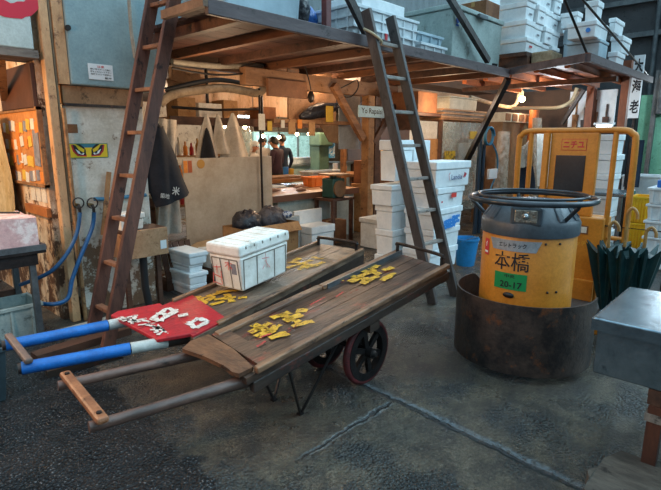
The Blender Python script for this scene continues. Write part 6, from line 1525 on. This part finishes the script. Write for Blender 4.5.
# ------------------------------------------------------------------ steel tank on its stand at the right edge
q = Z(593, 318, .75)
TX, TY = 2.575, .645
stt = T('steel_tank', 'dull stainless steel tank with folded lid on a wooden stand', 'tank', (2.95, .2, .42))
stt.part('body', MB().box(TX+.02, 3.28, -.25, TY-.02, .46, .715), steel, bevel=.006)
stt.part('lid', MB().box(TX, 3.30, -.27, TY, .72, .75), steel, bevel=.008, label='bright folded steel lid')
stt.part('lid_lip', MB().box(TX-.004, TX+.004, -.27, TY, .69, .745).box(TX, 3.30, TY-.004, TY+.004, .69, .745), steel)
sd_ = T('tank_stand', 'rough wooden stand with red-brown post under the steel tank', 'stand', (2.8, .2, 0))
sd_.part('bearer', MB().box(2.60, 3.2, .30, .38, .38, .457), timber_dk)
sd_.part('bearer', MB().box(2.60, 3.2, -.2, -.12, .38, .457), timber_dk)
rp = M('post_redbrown', '57301f', '3a2017', '231511', scale=5, stretch=(1, 1, .3), rough=.55, bump=.25)
for x, y in ((2.62, .34), (3.15, .34), (2.62, -.16), (3.15, -.16)):
    L_g = sd_.part('leg', MB().box(x-.03, x+.03, y-.03, y+.03, 0, .379), rp)
sd_.part('knot', MB().box(2.585, 2.655, .30, .38, .30, .34), plank_gry)
sd_.part('brace', MB().bar((2.66, .345, .05), (2.95, .345, .36), .05, .02, (0, 1, 0)), plank_gry)
sc_b = MB()
pz = .085
pb_ = [Z(*p, pz) for p in ((584, 488), (590, 478), (587, 470), (598, 466), (604, 458), (622, 451), (640, 457), (668, 462), (672, 505), (600, 505))]
single('pallet_board', 'splintered grey plank lying on the ground by the red-brown post', 'plank', MB().slab(pb_, (0, 0, -.084)).rough(.004, 2), M('splintered_board', '5d554c', '3d3630', '29231f', scale=8, stretch=(1.5, .4, 1), rough=.7, bump=.5))
# ------------------------------------------------------------------ light and camera
w = bpy.data.worlds.new('overcast'); SC.world = w; w.use_nodes = True
nt = w.node_tree; N = nt.nodes; L = nt.links
bg = N['Background']
tc = N.new('ShaderNodeTexCoord'); sp = N.new('ShaderNodeSeparateXYZ'); L.new(tc.outputs['Generated'], sp.inputs[0])
mr = N.new('ShaderNodeMapRange'); mr.inputs['From Min'].default_value = .0; mr.inputs['From Max'].default_value = .75; L.new(sp.outputs['Z'], mr.inputs['Value'])
mx = N.new('ShaderNodeMix'); mx.data_type = 'RGBA'; mx.inputs['A'].default_value = lin('2c383e'); mx.inputs['B'].default_value = lin('b2d6e8')
L.new(mr.outputs[0], mx.inputs['Factor']); 
nl = N.new('ShaderNodeVectorMath'); nl.operation = 'DOT_PRODUCT'; L.new(tc.outputs['Generated'], nl.inputs[0]); nl.inputs[1].default_value = Vector((.80, -.50, .45)).normalized()
pw = N.new('ShaderNodeMath'); pw.operation = 'MAXIMUM'; L.new(nl.outputs['Value'], pw.inputs[0]); pw.inputs[1].default_value = 0
p2 = N.new('ShaderNodeMath'); p2.operation = 'POWER'; L.new(pw.outputs[0], p2.inputs[0]); p2.inputs[1].default_value = 7
p3 = N.new('ShaderNodeMath'); p3.operation = 'MULTIPLY_ADD'; L.new(p2.outputs[0], p3.inputs[0]); p3.inputs[1].default_value = LOBE; p3.inputs[2].default_value = 1
sv3 = N.new('ShaderNodeVectorMath'); sv3.operation = 'SCALE'; L.new(mx.outputs['Result'], sv3.inputs[0]); L.new(p3.outputs[0], sv3.inputs['Scale'])
L.new(sv3.outputs[0], bg.inputs['Color']); bg.inputs['Strength'].default_value = WORLD
def lamp(kind, name, loc, energy, col, size=.1, rot=None, size_y=None):
    l = bpy.data.lights.new(name, kind); l.energy = energy; l.color = lin(col)[:3]
    if kind == 'AREA':
        l.size = size
        if size_y: l.shape = 'RECTANGLE'; l.size_y = size_y
    elif kind == 'POINT': l.shadow_soft_size = size
    o = bpy.data.objects.new(name, l); COL.objects.link(o); o.location = loc
    if rot: o.rotation_euler = rot
    return o
cam = bpy.data.cameras.new('camera'); co = bpy.data.objects.new('camera', cam); COL.objects.link(co)
co.location = (0, 0, CH)
co.matrix_world = Matrix(((RT[0], UP[0], -FW[0], 0), (RT[1], UP[1], -FW[1], 0), (RT[2], UP[2], -FW[2], CH), (0, 0, 0, 1)))
cam.sensor_fit = 'HORIZONTAL'; cam.sensor_width = 36; cam.lens = 36*CF/661
cam.clip_start = .05
SC.camera = co
vs = SC.view_settings
vs.view_transform = 'Standard'; vs.look = 'None'; vs.gamma = 1; vs.use_curve_mapping = False; vs.exposure = EXPO
SC.cycles.use_denoising = True

# the market's own lamps, with assumed lamps and fill lights added among them
WARM = 'ffd8ae'
for i, (x, y, z, e, c_) in enumerate(((5.4, 5.35, 2.4, 30, WARM), (6.9, 6.0, 2.3, 60, WARM), (8.4, 8.2, 2.3, 80, WARM), (5.6, 9.6, 2.3, 70, WARM), (9.0, 10.3, 2.4, 110, 'e6f4ff'), (7.2, 10.2, 2.4, 80, 'e6f4ff'),
                                  (3.2, 4.5, 1.95, 16, WARM), (4.9, 4.3, 2.0, 12, WARM), (7.0, 4.1, 2.1, 18, WARM))):  # this row: fills added under the platform to warm the stall front
    lamp('POINT', 'stall_and_fill_light', (x, y, z), e*LAMPS, c_, .12)
lamp('POINT', 'platform_bulb_light', Y(522, 104, 4.05), 16*LAMPS, WARM, .06)
lamp('POINT', 'assumed_passage_lamp', (.1, 4.9, 2.3), 80*LAMPS, 'ffc88c', .2)  # assumed lamp out of view, added to warm the side wall and pinboard
lamp('POINT', 'assumed_warm_fill', (-.9, 3.2, 2.2), 85*LAMPS, 'ffc090', .25)  # assumed unseen source, added to warm the foam chest's left face and nearby ground
lamp('POINT', 'aisle_fill', (8.1, 2.9, 2.2), 22*LAMPS, 'e6f5ff', .1)  # added fill brightening the cloths behind the guard frame, no lamp there
lamp('POINT', 'aisle_fill', (10.8, 1.5, 2.3), 40*LAMPS, 'e6f5ff', .1)  # added fill brightening the green wall, no lamp there
